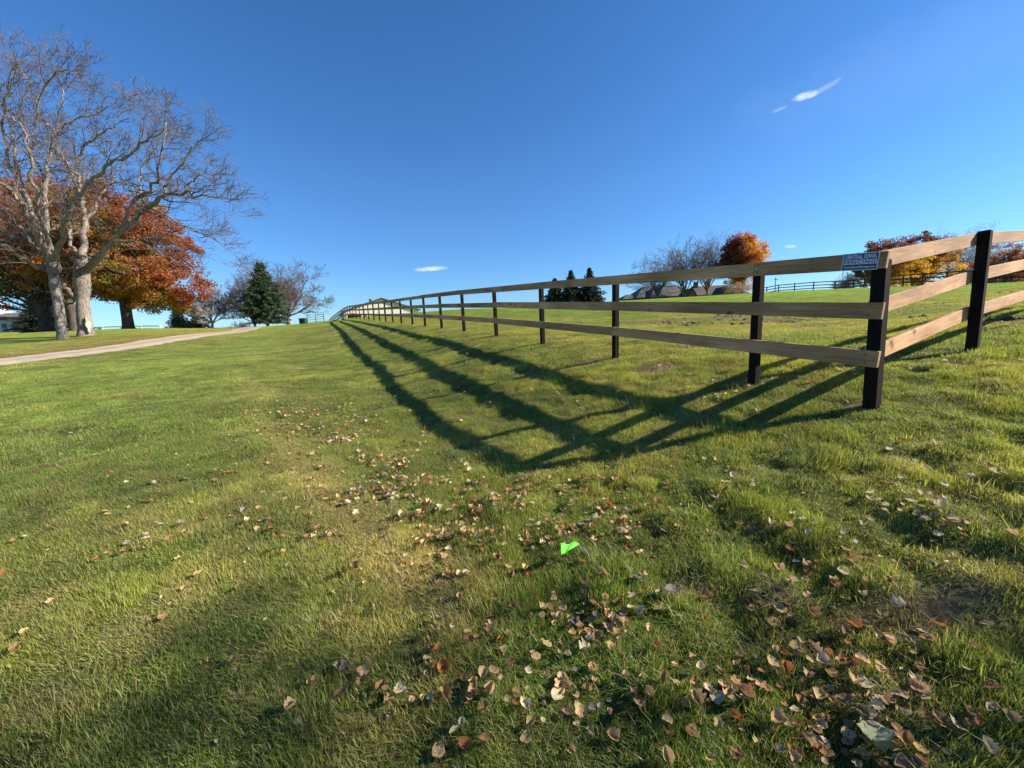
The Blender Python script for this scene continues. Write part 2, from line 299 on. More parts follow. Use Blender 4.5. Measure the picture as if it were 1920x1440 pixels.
def gravel_mat():
    m, nt, out = newmat('pale_gravel'); tc = N(nt, 'ShaderNodeTexCoord'); a = N(nt, 'ShaderNodeAttribute', attribute_name='Col')
    n = noise(nt, tc.outputs['Object'], 30, 6, .8); n2 = noise(nt, tc.outputs['Object'], 1.7, 4, .6)
    c = mix(nt, a.outputs['Color'], ramp(nt, n, [(.3, (.6, .58, .55)), (.7, (1.2, 1.2, 1.2))]), 1.0, 'MULTIPLY')
    c = mix(nt, c, ramp(nt, n2, [(.35, (.78, .76, .72)), (.65, (1.08, 1.08, 1.08))]), 1.0, 'MULTIPLY')
    b = N(nt, 'ShaderNodeBsdfPrincipled'); b.inputs['Roughness'].default_value = .95
    nt.links.new(c, b.inputs['Base Color']); nt.links.new(b.outputs[0], out.inputs[0]); return m
M['gravel'] = gravel_mat()
# ---------------------------------------------------------------- ground sheet
def axis(fine, step, far, lo=None):
    a = [0.]; s = step
    while a[-1] < far:
        if a[-1] > fine: s *= 1.07
        a.append(a[-1]+s)
    return np.array(a)
xp = axis(9, .11, 3500); xs = np.concatenate([-xp[:0:-1], xp]); yp = axis(11, .11, 3500); yn = axis(1, .2, 3000); ys = np.concatenate([-yn[:0:-1], yp])
GX, GY = np.meshgrid(xs, ys); GZ = ground(GX, GY)
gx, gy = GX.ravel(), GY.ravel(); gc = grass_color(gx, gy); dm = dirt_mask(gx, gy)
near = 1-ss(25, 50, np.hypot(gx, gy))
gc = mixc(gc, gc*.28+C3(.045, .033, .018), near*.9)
gc = mixc(gc, C3(.20, .145, .085)*(.55+.9*fbm(gx, gy, 3, 9, 24))[:, None], dm*.85)
nx, ny = len(xs), len(ys); I = np.arange(nx*ny).reshape(ny, nx)
quads = np.stack([I[:-1, :-1], I[:-1, 1:], I[1:, 1:], I[1:, :-1]], -1).reshape(-1, 4)
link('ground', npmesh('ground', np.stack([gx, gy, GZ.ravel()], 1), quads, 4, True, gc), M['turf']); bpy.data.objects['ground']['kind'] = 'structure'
# ---------------------------------------------------------------- gravel drive: strip mesh with ragged edges, two wheel tracks
def drive():
    P = np.array(DRIVE); t = np.linspace(0, len(P)-1, 260); cx = np.interp(t, range(len(P)), P[:, 0]); cy = np.interp(t, range(len(P)), P[:, 1])
    k = np.ones(15)/15; cx2 = np.convolve(np.pad(cx, 7, 'edge'), k, 'valid'); cy2 = np.convolve(np.pad(cy, 7, 'edge'), k, 'valid')
    dx = np.gradient(cx2); dy = np.gradient(cy2); L = np.hypot(dx, dy); nx_, ny_ = dy/L, -dx/L
    V = []; Cc = []; K = 21
    for j in range(K):
        u = j/(K-1)*2-1
        w = 1.08+.5*(fbm(cx2, cy2, 3, .9, 31 if u < 0 else 32)-.5)
        x = cx2+nx_*u*w; y = cy2+ny_*u*w
        z = ground(x, y)+.03-.035*ss(.8, 1, abs(u))
        c = C3(.52, .41, .28)+np.zeros((len(x), 3)); n = fbm(x, y, 3, 2.2, 33)
        c = mixc(c, C3(.25, .22, .13), np.clip(np.exp(-((u+.02)/.13)**2)*(.35+n)+ss(.78, 1.0, abs(u))*(.3+n), 0, 1)*np.ones(len(x)))
        V.append(np.stack([x, y, z], 1)); Cc.append(c)
    V = np.stack(V, 1).reshape(-1, 3); Cc = np.stack(Cc, 1).reshape(-1, 3); I = np.arange(260*K).reshape(260, K)
    q = np.stack([I[:-1, :-1], I[:-1, 1:], I[1:, 1:], I[1:, :-1]], -1).reshape(-1, 4)
    o = link('gravel_drive', npmesh('gravel_drive', V, q, 4, True, Cc), M['gravel']); o['kind'] = 'structure'
drive()
# ---------------------------------------------------------------- grass
HID = bpy.data.collections.new('grass_sources')
def tuft(name, n, rad, h, w, seed, flat=.5, straw=False):
    r = np.random.default_rng(seed); a = r.random(n)*2*pi; q = rad*np.sqrt(r.random(n))*(.6+.4*r.random(n)); bx = q*np.cos(a); by = q*np.sin(a)
    hh = h*(.45+.75*r.random(n)); az = r.random(n)*2*pi; lean = flat*(.15+1.3*r.random(n)**1.2); ww = w*(.6+.8*r.random(n))
    dx, dy = np.cos(az), np.sin(az); sxx, syy = -dy, dx; V = np.zeros((n, 5, 3)); 
    for k, (t, wk) in enumerate(((0, 1), (.5, .85))):
        for s, j in ((-1, 0), (1, 1)):
            V[:, 2*k+j, 0] = bx+dx*lean*hh*t**1.5+s*sxx*ww*wk*.5; V[:, 2*k+j, 1] = by+dy*lean*hh*t**1.5+s*syy*ww*wk*.5; V[:, 2*k+j, 2] = hh*t*np.sqrt(np.maximum(.12, 1-(lean*t)**2*.5))-.008
    V[:, 4, 0] = bx+dx*lean*hh; V[:, 4, 1] = by+dy*lean*hh; V[:, 4, 2] = hh*np.sqrt(np.maximum(.12, 1-lean**2*.55))
    b = np.arange(n)[:, None]*5; T = np.concatenate([b+[0, 1, 3], b+[0, 3, 2], b+[2, 3, 4]], 0)
    hue = r.random(n); br = .55+.75*r.random(n); c = np.stack([br*(.8+.5*hue), br, br*(.7+.4*r.random(n))], 1)
    c = np.repeat(c, 5, 0)
    me = npmesh(name, V.reshape(-1, 3), T, 3, False, c)
    dry = np.repeat(np.where(r.random(n) < .33, .5+.5*r.random(n), 0.05*r.random(n)), 5)
    if straw: dry = dry*0+.92
    at_ = me.attributes.new('Dry', 'FLOAT', 'POINT'); at_.data.foreach_set('value', dry.astype(np.float32))
    me.materials.append(M['blade']); o = bpy.data.objects.new(name, me); HID.objects.link(o)
TUFTS = {0: 8, 1: 6, 2: 6}
for i in range(8): tuft('a_tuft_%d' % i, 120, .11, .042, .0028, 100+i, .75)
for i in range(6): tuft('b_tuft_%d' % i, 130, .21, .042, .0040, 200+i, .75)
for i in range(6): tuft('c_tuft_%d' % i, 130, .46, .045, .0080, 300+i, .8)
for i in range(6): tuft('d_tuft_%d' % i, 16, .10, .085, .0036, 400+i, 1.15)
for i in range(3): tuft('e_tuft_%d' % i, 60, .10, .05, .0022, 500+i, 1.5, True)
def grass_height(x, y):
    ds, _ = seg_dist(x, y, SWALE); dst, _ = seg_dist(x, y, STRAW)
    h = .52+.5*ss(.35, .75, fbm(x, y, 3, 1.9, 41))+.4*np.exp(-(ds/.4)**2)*ss(.3, .7, fbm(x, y, 2, 3, 42))-.3*np.exp(-(dst/.22)**2)
    h = h*(1+.25*ss(0, 2.5, x-.2-(y-3)*.1)*(1-ss(8, 14, y)))*(1-.2*ss(0, 4, -(x+1.2+(y-3)*.5)))
    h = h*(.68+.64*ss(.3, .7, fbm(x, y, 2, 6.5, 44)))
    return np.clip(h, .3, 1.9)
def scatter():
    P = []
    for (r0, r1, dens, lo, hi) in ((0, 6.5, 235, 0, 8), (6.2, 17, 58, 8, 14), (16.5, 46, 10, 14, 20), (45, 75, 3.2, 14, 20), (0, 6.5, 52, 20, 26), (0, 5.5, 55, 26, 29)):
        A = (2*r1)**2; n = int(A*dens); x = rng.uniform(-r1, r1, n); y = rng.uniform(-r1, r1, n); r = np.hypot(x, y); a = np.degrees(np.arctan2(x, y))
        k = (r >= r0) & (r < r1) & (((abs(a) < 60) & (y > .0)) | ((r < 2.6) & (y > -1)))
        if r0 >= 16: k &= abs(a) < 56
        x, y = x[k], y[k]; dd, _ = seg_dist(x, y, DRIVE); k = (dd > 1.15+.25*rng.random(len(x)))
        dmm = dirt_mask(x, y); k &= rng.random(len(x)) > dmm*(.82 if lo != 26 else .1)
        if lo == 20: k &= rng.random(len(x)) < ss(.35, .6, fbm(x, y, 2, 2.3, 51))*(.35+.65*ss(-.6, .8, x-.0-(y-2)*-.3))
        if lo == 26: k &= rng.random(len(x)) < np.maximum(ss(.45, .62, fbm(x, y, 3, 1.7, 52)), 1.0*(dirt_mask(x, y) > .2))
        x, y = x[k], y[k]; P.append((x, y, rng.integers(lo, hi, len(x)), dirt_mask(x, y), np.full(len(x), r0)))
    x = np.concatenate([p[0] for p in P]); y = np.concatenate([p[1] for p in P]); idx = np.concatenate([p[2] for p in P]); dmm = np.concatenate([p[3] for p in P]); rr = np.concatenate([p[4] for p in P])
    z = ground(x, y); n = len(x); col = grass_color(x, y)
    col = mixc(col, C3(.26, .20, .11), np.clip(dmm*1.1, 0, .9)); col *= (.8+.4*rng.random(n))[:, None]
    yel = rng.random(n) < .06; col[yel] = col[yel]*.5+C3(.15, .13, .03)
    hmul = grass_height(x, y)*(1-.5*dmm)
    s = .85+.3*rng.random(n)
    me = bpy.data.meshes.new('grass'); me.vertices.add(n); me.vertices.foreach_set('co', np.stack([x, y, z], 1).astype(np.float32).ravel())
    a = me.attributes.new('tint', 'FLOAT_COLOR', 'POINT'); a.data.foreach_set('color', np.concatenate([col, np.ones((n, 1))], 1).astype(np.float32).ravel())
    a = me.attributes.new('pick', 'INT', 'POINT'); a.data.foreach_set('value', idx.astype(np.int32))
    e = 0.05; sx = (ground(x+e, y)-ground(x-e, y))/(2*e); sy = (ground(x, y+e)-ground(x, y-e))/(2*e)
    nn = np.stack([-sx, -sy, np.ones(n)], 1); nn /= np.linalg.norm(nn, axis=1)[:, None]; sp_ = rng.random(n)*2*pi; hd = np.stack([np.cos(sp_), np.sin(sp_), np.zeros(n)], 1)
    ax = hd-nn*(hd*nn).sum(1)[:, None]; ax /= np.linalg.norm(ax, axis=1)[:, None]; ay = np.cross(nn, ax)
    rot = np.stack([np.arctan2(ay[:, 2], nn[:, 2]), -np.arcsin(ax[:, 2]), np.arctan2(ax[:, 1], ax[:, 0])], 1)
    a = me.attributes.new('spin', 'FLOAT_VECTOR', 'POINT'); a.data.foreach_set('vector', rot.astype(np.float32).ravel())
    a = me.attributes.new('scl', 'FLOAT_VECTOR', 'POINT'); a.data.foreach_set('vector', np.stack([s, s, s*hmul], 1).astype(np.float32).ravel())
    o = link('grass', me, M['blade']); tag(o, 'short green lawn grass with straw patches covering the slope', 'grass', kind='stuff')
    ng = bpy.data.node_groups.new('grass_instances', 'GeometryNodeTree'); ng.interface.new_socket('Geometry', in_out='INPUT', socket_type='NodeSocketGeometry'); ng.interface.new_socket('Geometry', in_out='OUTPUT', socket_type='NodeSocketGeometry')
    gi = ng.nodes.new('NodeGroupInput'); go = ng.nodes.new('NodeGroupOutput'); ci = ng.nodes.new('GeometryNodeCollectionInfo'); ci.inputs[0].default_value = HID; ci.inputs[1].default_value = True; ci.inputs[2].default_value = True
    ip = ng.nodes.new('GeometryNodeInstanceOnPoints'); ip.inputs['Pick Instance'].default_value = True
    def attr(nm, dt):
        q = ng.nodes.new('GeometryNodeInputNamedAttribute'); q.data_type = dt; q.inputs[0].default_value = nm; return q.outputs[0]
    L = ng.links; L.new(gi.outputs[0], ip.inputs['Points']); L.new(ci.outputs[0], ip.inputs['Instance']); L.new(attr('pick', 'INT'), ip.inputs['Instance Index'])
    er = ng.nodes.new('FunctionNodeEulerToRotation'); L.new(attr('spin', 'FLOAT_VECTOR'), er.inputs[0]); L.new(er.outputs[0], ip.inputs['Rotation']); L.new(attr('scl', 'FLOAT_VECTOR'), ip.inputs['Scale'])
    L.new(ip.outputs[0], go.inputs[0])
    md = o.modifiers.new('grass', 'NODES'); md.node_group = ng; print('tufts', n)
scatter()
# ---------------------------------------------------------------- fence
FLN = np.array([[3.18,3.42],[2.74,4.42],[1.74,6.56],[.72,8.74],[-.32,10.82],[-1.36,12.80],[-2.5,15.05],[-3.62,17.3],[-4.7,19.5],[-5.82,21.65],[-9.56,29.1],[-14.9,39.1],[-19.6,48],[-26.4,61],[-32.4,72]])
def along(pts, s):
    d = np.r_[0, np.cumsum(np.hypot(*np.diff(pts, axis=0).T))]; return np.array([np.interp(s, d, pts[:, 0]), np.interp(s, d, pts[:, 1])]), d[-1]
leftp = [FLN[0], FLN[1], FLN[2]]; s = 1.09+2.36
tot = along(FLN, 0)[1]
while s+2.42 < tot and len(leftp) < 34:
    s += 2.42; leftp.append(along(FLN, s)[0])
rd = np.array([2.21, 1.17]); rightp = [FLN[0]+rd*k for k in range(0, 6)]
fence = empty('board_fence', (FLN[0][0], FLN[0][1], gz(*FLN[0])), 0, label='three rail wooden paddock fence running from the near corner over the hill', cat='fence')
fo = Vector(fence.location)
def zline(p):  # smooth base height (no micro relief) for the rails
    return float(ground(np.array([p[0]]), np.array([p[1]]), False)[0])
def post(parent, p, ang, a=.088, h=1.33, lean=(0, 0), mat='post', zb=None, off=None):
    b = MB(); b.box(-a/2, a/2, -a/2, a/2, -.25, h, 0, .006)
    o = b.build('post', M[mat], parent, (p[0]-off[0], p[1]-off[1], (zline(p) if zb is None else zb)-off[2]), (lean[0], lean[1], ang)); return o
def board(parent, A, B, hgt=.14, th=.036, mat='rail', off=None, name='rail', ext0=0, ext1=0):
    A = Vector(A); B = Vector(B); d = (B-A); L = d.length; x = d.normalized(); A = A-x*ext0; L += ext0+ext1
    z = Vector((0, 0, 1)); y = z.cross(x).normalized(); z = x.cross(y)
    b = MB(); b.box(0, L, -th/2, th/2, -hgt/2, hgt/2, 0, .003); nm = mat == 'rail'
    if nm:
        for nx_ in (.045+ext0, L/2, L-.045-ext1):
            for nz in (-.035, .036):
                for sy_ in (-1, 1): k = nx_+random.uniform(-.008, .008); b.box(k-.005, k+.005, sy_*(th/2+.0005)-.001, sy_*(th/2+.0005)+.001, nz-.005, nz+.005, 1)
    o = link(name, mesh(name, b.v, b.f, False, b.m), [M[mat], M['farfence']] if nm else M[mat], parent); o.matrix_local = Matrix(((x.x, y.x, z.x, A.x-off[0]), (x.y, y.y, z.y, A.y-off[1]), (x.z, y.z, z.z, A.z-off[2]), (0, 0, 0, 1))); return o
lang = math.atan2(FLN[2][1]-FLN[0][1], FLN[2][0]-FLN[0][0]); rang = math.atan2(rd[1], rd[0])
for i, p in enumerate(leftp):
    post(fence, p, lang, .098 if i == 0 else .086, 1.27 if i == 0 else 1.30, (-.014, .007) if i == 0 else (random.uniform(-.010, .010), random.uniform(-.012, .012)), off=fo)
for i, p in enumerate(rightp[1:]):
    post(fence, p, rang, .098, 1.35, (random.uniform(-.012, .0), random.uniform(-.014, -.004)), off=fo)
def run(P, offs, heights, joints, e0):
    for h, js in zip(heights, joints):
        for a, b in zip(js[:-1], js[1:]):
            pa, pb = P[a], P[b]; n = offs; wob = random.uniform(-.006, .006)
            board(fence, (pa[0]+n[0], pa[1]+n[1], zline(pa)+h+wob), (pb[0]+n[0], pb[1]+n[1], zline(pb)+h+random.uniform(-.006, .006)), off=fo, ext0=e0 if a == 0 else -.0015, ext1=-.0015)
nl = np.array([-cos(lang+pi/2), -sin(lang+pi/2)])
nl = np.array([cos(lang+pi/2), sin(lang+pi/2)]);  nl = nl if nl[1] < 0 else -nl
nr = np.array([cos(rang+pi/2), sin(rang+pi/2)]); nr = nr if nr[1] > 0 else -nr
nL = len(leftp)-1
j1 = [0, 1]+list(range(3, nL+1, 2)); j2 = [0]+list(range(2, nL+1, 2))
j1 = j1 if j1[-1] == nL else j1+[nL]; j2 = j2 if j2[-1] == nL else j2+[nL]
run(leftp, nl*.065, (1.26, .85, .44), (j1, j2, j2), .05)
run(rightp, nr*.072, (1.275, .86, .45), ([0, 1, 3, 5], [0, 1, 2, 4, 5], [0, 1, 3, 5]), -.02)
# ---------------------------------------------------------------- sign
def text_mesh(body, size, width, height, mat, name, parent, loc, extrude=.0008, spacing=1.0, bold=0.0):
    cu = bpy.data.curves.new('t', 'FONT'); cu.body = body; cu.size = size; cu.extrude = extrude; cu.offset = bold; cu.space_character = spacing; cu.resolution_u = 3; cu.align_x = 'LEFT'
    o = bpy.data.objects.new('t', cu); COL.objects.link(o); bpy.context.view_layer.update()
    me = bpy.data.meshes.new_from_object(o.evaluated_get(bpy.context.evaluated_depsgraph_get())); bpy.data.objects.remove(o)
    co = np.empty(len(me.vertices)*3, dtype=np.float32); me.vertices.foreach_get('co', co); co = co.reshape(-1, 3)
    lo, hi = co.min(0), co.max(0); c = (lo+hi)/2; co[:, 0] = (co[:, 0]-c[0])*width/(hi[0]-lo[0]); co[:, 1] = (co[:, 1]-c[1])*height/(hi[1]-lo[1]); co[:, 2] -= lo[2]
    me.vertices.foreach_set('co', co.ravel()); me.name = name
    return link(name, me, M[mat], parent, loc)
def sign():
    n = nl; d = (leftp[0]-leftp[1]); d = d/np.linalg.norm(d)      # towards the corner
    pa, pb = leftp[0], leftp[1]; sA = -.0; W, H = .262, .145
    c2 = pa-d*(.10+.035); c3 = (c2[0]+n[0]*(.065+.018+.004), c2[1]+n[1]*(.065+.018+.004), zline(pa)+(zline(pb)-zline(pa))*.12+1.262)
    g = empty('company_sign', c3, label='blue and white printed company sign nailed to top rail at fence corner', cat='sign')
    slope = (zline(pa)-zline(pb))/1.09; X = Vector((d[0], d[1], slope)).normalized(); Zn = Vector((n[0], n[1], 0)); Yv = Zn.cross(X).normalized()
    g.matrix_world = Matrix(((X.x, Yv.x, Zn.x, c3[0]), (X.y, Yv.y, Zn.y, c3[1]), (X.z, Yv.z, Zn.z, c3[2]), (0, 0, 0, 1)))
    b = MB(); b.box(-W/2, W/2, -H/2, H/2, -.003, .0, 0); b.build('sign_panel', M['signwhite'], g)
    b = MB(); b.box(-W/2+.007, W/2-.007, -H/2+.007, H/2-.007, 0.0005, .0015, 0); b.build('blue_field', M['signblue'], g)
    b = MB(); b.box(-W/2+.010, W/2-.010, -.022, .016, .0018, .0026, 0); b.build('white_band', M['signwhite'], g)
    text_mesh('CENTRAL IOWA', .05, W-.030, .036, 'signwhite', 'lettering', g, (0, .041, .0018), bold=.0016)
    text_mesh('FENCING', .05, W-.034, .027, 'signblue', 'lettering', g, (0, -.003, .0029), spacing=1.25, bold=.0012)
    text_mesh('CentralIowaFencing.com', .03, W-.040, .024, 'signwhite', 'lettering', g, (0, -.046, .0018), bold=.0007)
    for sx in (-1, 1):
        b = MB(); k = [(cos(t*pi/4)*.004, sin(t*pi/4)*.004) for t in range(8)]
        b.add([(x, y, .0) for x, y in k]+[(x, y, .004) for x, y in k], [tuple(range(8, 16))]+[(i, (i+1) % 8, 8+(i+1) % 8, 8+i) for i in range(8)])
        b.build('screw', M['wire'], g, (sx*(W/2-.004), .0, 0))
sign()
# ---------------------------------------------------------------- tubes and bare trees
class Tubes:
    def __init__(s): s.V = []; s.F = []; s.n = 0; s.tips = []
    def tube(s, P, R, k=5):
        P = np.asarray(P, float); R = np.asarray(R, float); m = len(P); T = np.gradient(P, axis=0); T /= np.linalg.norm(T, axis=1)[:, None]+1e-9
        a = np.array([0, 0, 1.]) if abs(T[0][2]) < .8 else np.array([1., 0, 0]); A = np.cross(T, a); A /= np.linalg.norm(A, axis=1)[:, None]+1e-9; B = np.cross(T, A)
        th = np.arange(k)*2*pi/k; V = P[:, None]+R[:, None, None]*(A[:, None]*np.cos(th)[None, :, None]+B[:, None]*np.sin(th)[None, :, None])
        I = s.n+np.arange(m*k).reshape(m, k); J = np.roll(I, -1, 1); s.F.append(np.stack([I[:-1], J[:-1], J[1:], I[1:]], -1).reshape(-1, 4)); s.V.append(V.reshape(-1, 3)); s.n += m*k
    def build(s, name, mat, parent=None, loc=(0, 0, 0)):
        V = np.concatenate(s.V)-np.array(loc); return link(name, npmesh(name, V, np.concatenate(s.F), 4, True), mat, parent)
def unit(v): return v/(np.linalg.norm(v)+1e-9)
def perp_dir(d, ang, r):
    a = unit(np.cross(d, r.normal(size=3))); return unit(d*cos(ang)+a*sin(ang))
def grow(T, p, d, L, r, lev, r_, cfg):
    n = max(3, int(L/cfg['seg'])) if lev < 3 else 3; pts = [p]; st = L/n; dd = d.copy()
    for i in range(n):
        dd = unit(dd+r_.normal(size=3)*cfg['wob']+np.array([0, 0, cfg['up']])); p = p+dd*st; pts.append(p)
    rad = np.linspace(r, max(r*.35, cfg['rmin']), n+1); T.tube(pts, rad, 6 if r > .06 else (4 if r > .02 else 3))
    T.tips.append(pts[-1])
    if lev >= cfg['levels']: return
    spawn(T, np.array(pts), rad, L, lev, r_, cfg)
def spawn(T, pts, rad, L, lev, r_, cfg, start=.25):
    nc = int(cfg['kids'][min(lev, len(cfg['kids'])-1)]*(.7+.6*r_.random())*(1 if lev else max(1, L/cfg['ref'])))
    m = len(pts)-1
    for c in range(nc):
        t = start+(1-start)*(c+r_.random())/nc; i = min(int(t*m), m-1); f = t*m-i; q = pts[i]*(1-f)+pts[i+1]*f; d = unit(pts[i+1]-pts[i])
        a = radians(r_.uniform(*cfg['ang'])); nd = perp_dir(d, a, r_)
        if nd[2] < -.3: nd[2] *= .3; nd = unit(nd)
        rr = min(rad[i]*.6, cfg['rl'][min(lev+1, len(cfg['rl'])-1)])*(.75+.4*r_.random())
        grow(T, q, nd, cfg['len'][min(lev, len(cfg['len'])-1)]*(.55+.8*r_.random())*(1.15-.45*t), max(rr, cfg['rmin']), lev+1, r_, cfg)
def smooth_path(P, n=4):
    P = np.array(P, float); m = len(P); t = np.linspace(0, m-1, (m-1)*n+1); out = []
    Q = np.vstack([2*P[0]-P[1], P, 2*P[-1]-P[-2]])
    for u in t:
        i = min(int(u), m-2); f = u-i; a, b, c, d = Q[i], Q[i+1], Q[i+2], Q[i+3]
        out.append(.5*((2*b)+(-a+c)*f+(2*a-5*b+4*c-d)*f*f+(-a+3*b-3*c+d)*f**3))
    return np.array(out)
def big_tree(name, label, Y0, trunk, limbs, cfg, seed, scar=None):
    """trunk/limbs: (zoomed x, zoomed y, depth offset, radius in zoomed px) read off the photo, at real distance Y0"""
    r_ = np.random.default_rng(seed); k = .84/2.25/740*Y0/1.35
    def W(p): return at(p[0]/2.25, 60+p[1]/2.25, Y0+p[2])
    b = W(trunk[0]); b[2] = gz(b[0], b[1])-.05; root = empty(name, b, label=label, cat='tree')
    T = Tubes(); P = np.array([W(p) for p in trunk]); P[0][2] = b[2]-.1; R = np.array([p[3]*k for p in trunk])
    PS = smooth_path(P, 4); RS = np.interp(np.linspace(0, len(R)-1, len(PS)), range(len(R)), R); RS[0] *= 1.3; RS[1] *= 1.08
    RS *= 1+.05*r_.normal(size=len(RS)); T.tube(PS, RS, 18); T.build('trunk', M['bark'], root, b)
    L = Tubes(); TW = Tubes()
    for lm in limbs:
        P = np.array([W(p) for p in lm]); R = np.array([p[3]*k for p in lm]); PS = smooth_path(P, 4); RS = np.interp(np.linspace(0, len(R)-1, len(PS)), range(len(R)), R)
        PS[2:-1] += r_.normal(size=(len(PS)-3, 3))*.07
        L.tube(PS, RS, 10); Ln = np.linalg.norm(np.diff(PS, axis=0), axis=1).sum()
        spawn(TW, PS, RS, Ln, 0, r_, cfg, .12); grow(TW, PS[-1], unit(PS[-1]-PS[-2]), cfg['len'][0]*.4, RS[-1]*.9, 1, r_, cfg)
    L.build('limbs', M['bark'], root, b); TW.build('crown', M['twig'], root, b); print(name, TW.n); return root, b
cfgA = dict(seg=.28, wob=.17, up=.045, levels=4, kids=[5, 4.5, 3.6, 2.6], ref=3.2, ang=(28, 62), len=[1.65, 1.1, .7, .42], rl=[.12, .05, .022, .0125, .0085], rmin=.0075)
t1, b1 = big_tree('bare_maple', 'bare grey maple with slim straight trunk, many rising limbs, left of the scarred one', 24,
 [(266,1303,0,27),(250,1180,0,25),(236,1090,0,25),(226,1020,0,26),(215,950,0,28)],
 [[(212,965,0,18),(200,880,.3,15),(203,800,.5,13),(196,690,.6,12),(197,600,.6,10),(212,510,.8,9),(245,430,1,7),(325,365,1.2,5),(420,335,1.5,3.5),(490,290,1.6,2)],
  [(222,965,0,17),(252,890,-.8,14),(290,780,-1.4,12),(335,690,-1.8,11),(385,630,-2,9),(450,565,-2.3,7.5),(540,515,-2.5,6),(620,470,-2.7,4),(690,395,-2.9,2)],
  [(335,690,-1.8,8),(325,610,-1.5,7),(270,540,-1.0,5),(228,490,-.6,3.5),(150,480,-.2,2)],
  [(196,620,.6,7),(160,560,1.0,7),(140,490,1.3,6),(140,400,1.5,5),(160,290,1.6,3.5),(235,180,1.8,2)],
  [(200,950,0,15),(160,860,-1,13),(110,760,-1.8,12),(60,690,-2.4,11),(10,640,-3,9),(-60,560,-3.4,6)],
  [(190,900,.4,13),(150,800,1.2,12),(100,680,1.8,11),(72,590,2.1,10),(62,480,2.3,8),(45,390,2.4,6),(85,330,2.3,5),(120,220,2.2,3.5),(60,110,2,2)],
  [(100,690,1.8,9),(45,590,1.5,9),(30,480,1.3,8),(5,340,1,6),(40,230,.8,4.5),(75,150,.8,3)],
  [(180,930,0,12),(110,860,1,10),(60,800,1.6,8),(0,740,2,6)],
  [(185,990,0,12),(130,975,-1,10),(60,925,-1.8,8),(-20,880,-2.4,6)],
  [(208,900,-.4,11),(170,760,-1.2,10),(150,640,-1.6,8),(130,520,-2,7),(95,430,-2.2,5.5),(40,340,-2.4,4)],
  [(245,430,1,6),(160,330,.4,5),(200,210,0,4),(280,160,-.2,2.5)],
  [(212,510,.8,6),(260,330,.6,4.5),(265,230,.4,3),(330,160,.3,2)]], cfgA, 5)
t2, b2 = big_tree('bare_maple', 'bare grey maple with thick forked trunk and pale scar near its base', 25.5,
 [(366,1290,0,42),(356,1210,0,36),(350,1150,0,34),(348,1080,0,37),(345,1010,0,40),(350,960,0,34)],
 [[(352,985,0,22),(355,900,.5,19),(360,800,.8,16),(350,710,1,14),(328,640,1.2,11),(318,570,1.3,9),(345,490,1.4,7),(400,440,1.5,5),(470,395,1.5,4),(540,330,1.5,2)],
  [(372,1000,0,24),(425,935,-.8,19),(490,865,-1.3,16),(560,800,-1.6,14),(620,740,-1.8,13),(690,695,-2,10),(770,680,-2.1,7.5),(850,690,-2.2,5),(930,700,-2.2,3),(985,725,-2.2,1.5)],
  [(440,930,-.8,12),(520,820,-1.6,11),(570,710,-2,9),(650,650,-2.3,7),(672,560,-2.5,5.5),(690,470,-2.6,4.5),(700,380,-2.6,3)],
  [(690,695,-2,7),(712,640,-2.2,6),(755,570,-2.4,4.5),(810,500,-2.5,3.5),(850,450,-2.5,2)],
  [(780,680,-2.1,5),(800,630,-2.2,4.5),(860,600,-2.3,3),(930,620,-2.3,2)],
  [(640,740,-1.8,6),(730,790,-1.5,5),(830,845,-1.3,4),(900,870,-1.2,3),(985,935,-1.2,1.5)],
  [(335,1130,0,14),(285,1085,-.6,13),(255,1030,-1,10),(240,940,-1.4,8),(200,860,-1.6,6)],
  [(490,880,-1.3,7),(600,890,-2,5),(680,940,-2.4,3.5),(760,975,-2.6,2)],
  [(360,800,.8,8),(430,690,1.4,7),(500,560,1.8,5),(600,470,2,4),(660,400,2.1,2.5)],
  [(560,800,-1.6,7),(600,700,-1,6),(590,600,-.6,5),(640,510,-.4,3.5),(700,430,-.2,2)],
  [(350,720,1,7),(300,600,.6,6),(250,520,.4,4),(215,440,.3,2.5)],
  [(355,950,0,12),(300,900,1.5,9),(300,800,2.2,7),(270,700,2.6,5),(280,600,2.8,3)]], cfgA, 9)
# scar on the thick trunk: an irregular patch of bare wood lying on the bark, facing the drive
sp = at(165.5, 612, 25.5); dirv = unit(np.array([0, 0, EYE])-sp); sd = unit(np.cross([0, 0, 1], dirv))
out = [(-.02,.62),(.03,.55),(.03,.42),(.10,.36),(.15,.26),(.10,.10),(.05,-.02),(.06,-.16),(.0,-.3),(-.05,-.2),(-.04,-.02),(-.10,.12),(-.09,.28),(-.05,.36),(-.05,.5)]
base = sp-dirv*.0
vv = []; 
for dep in (.43, .30):
    for u, v in out: vv.append(tuple(base+sd*u*1.15+np.array([0, 0, v*1.1-.1])+dirv*(dep-.45*abs(u)**1.2)))
n_ = len(out); ff = [tuple(range(n_))]+[(i, n_+i, n_+(i+1) % n_, (i+1) % n_) for i in range(n_)]
o = link('scar', mesh('scar', np.array(vv)-b2, ff), M['scar'], t2)
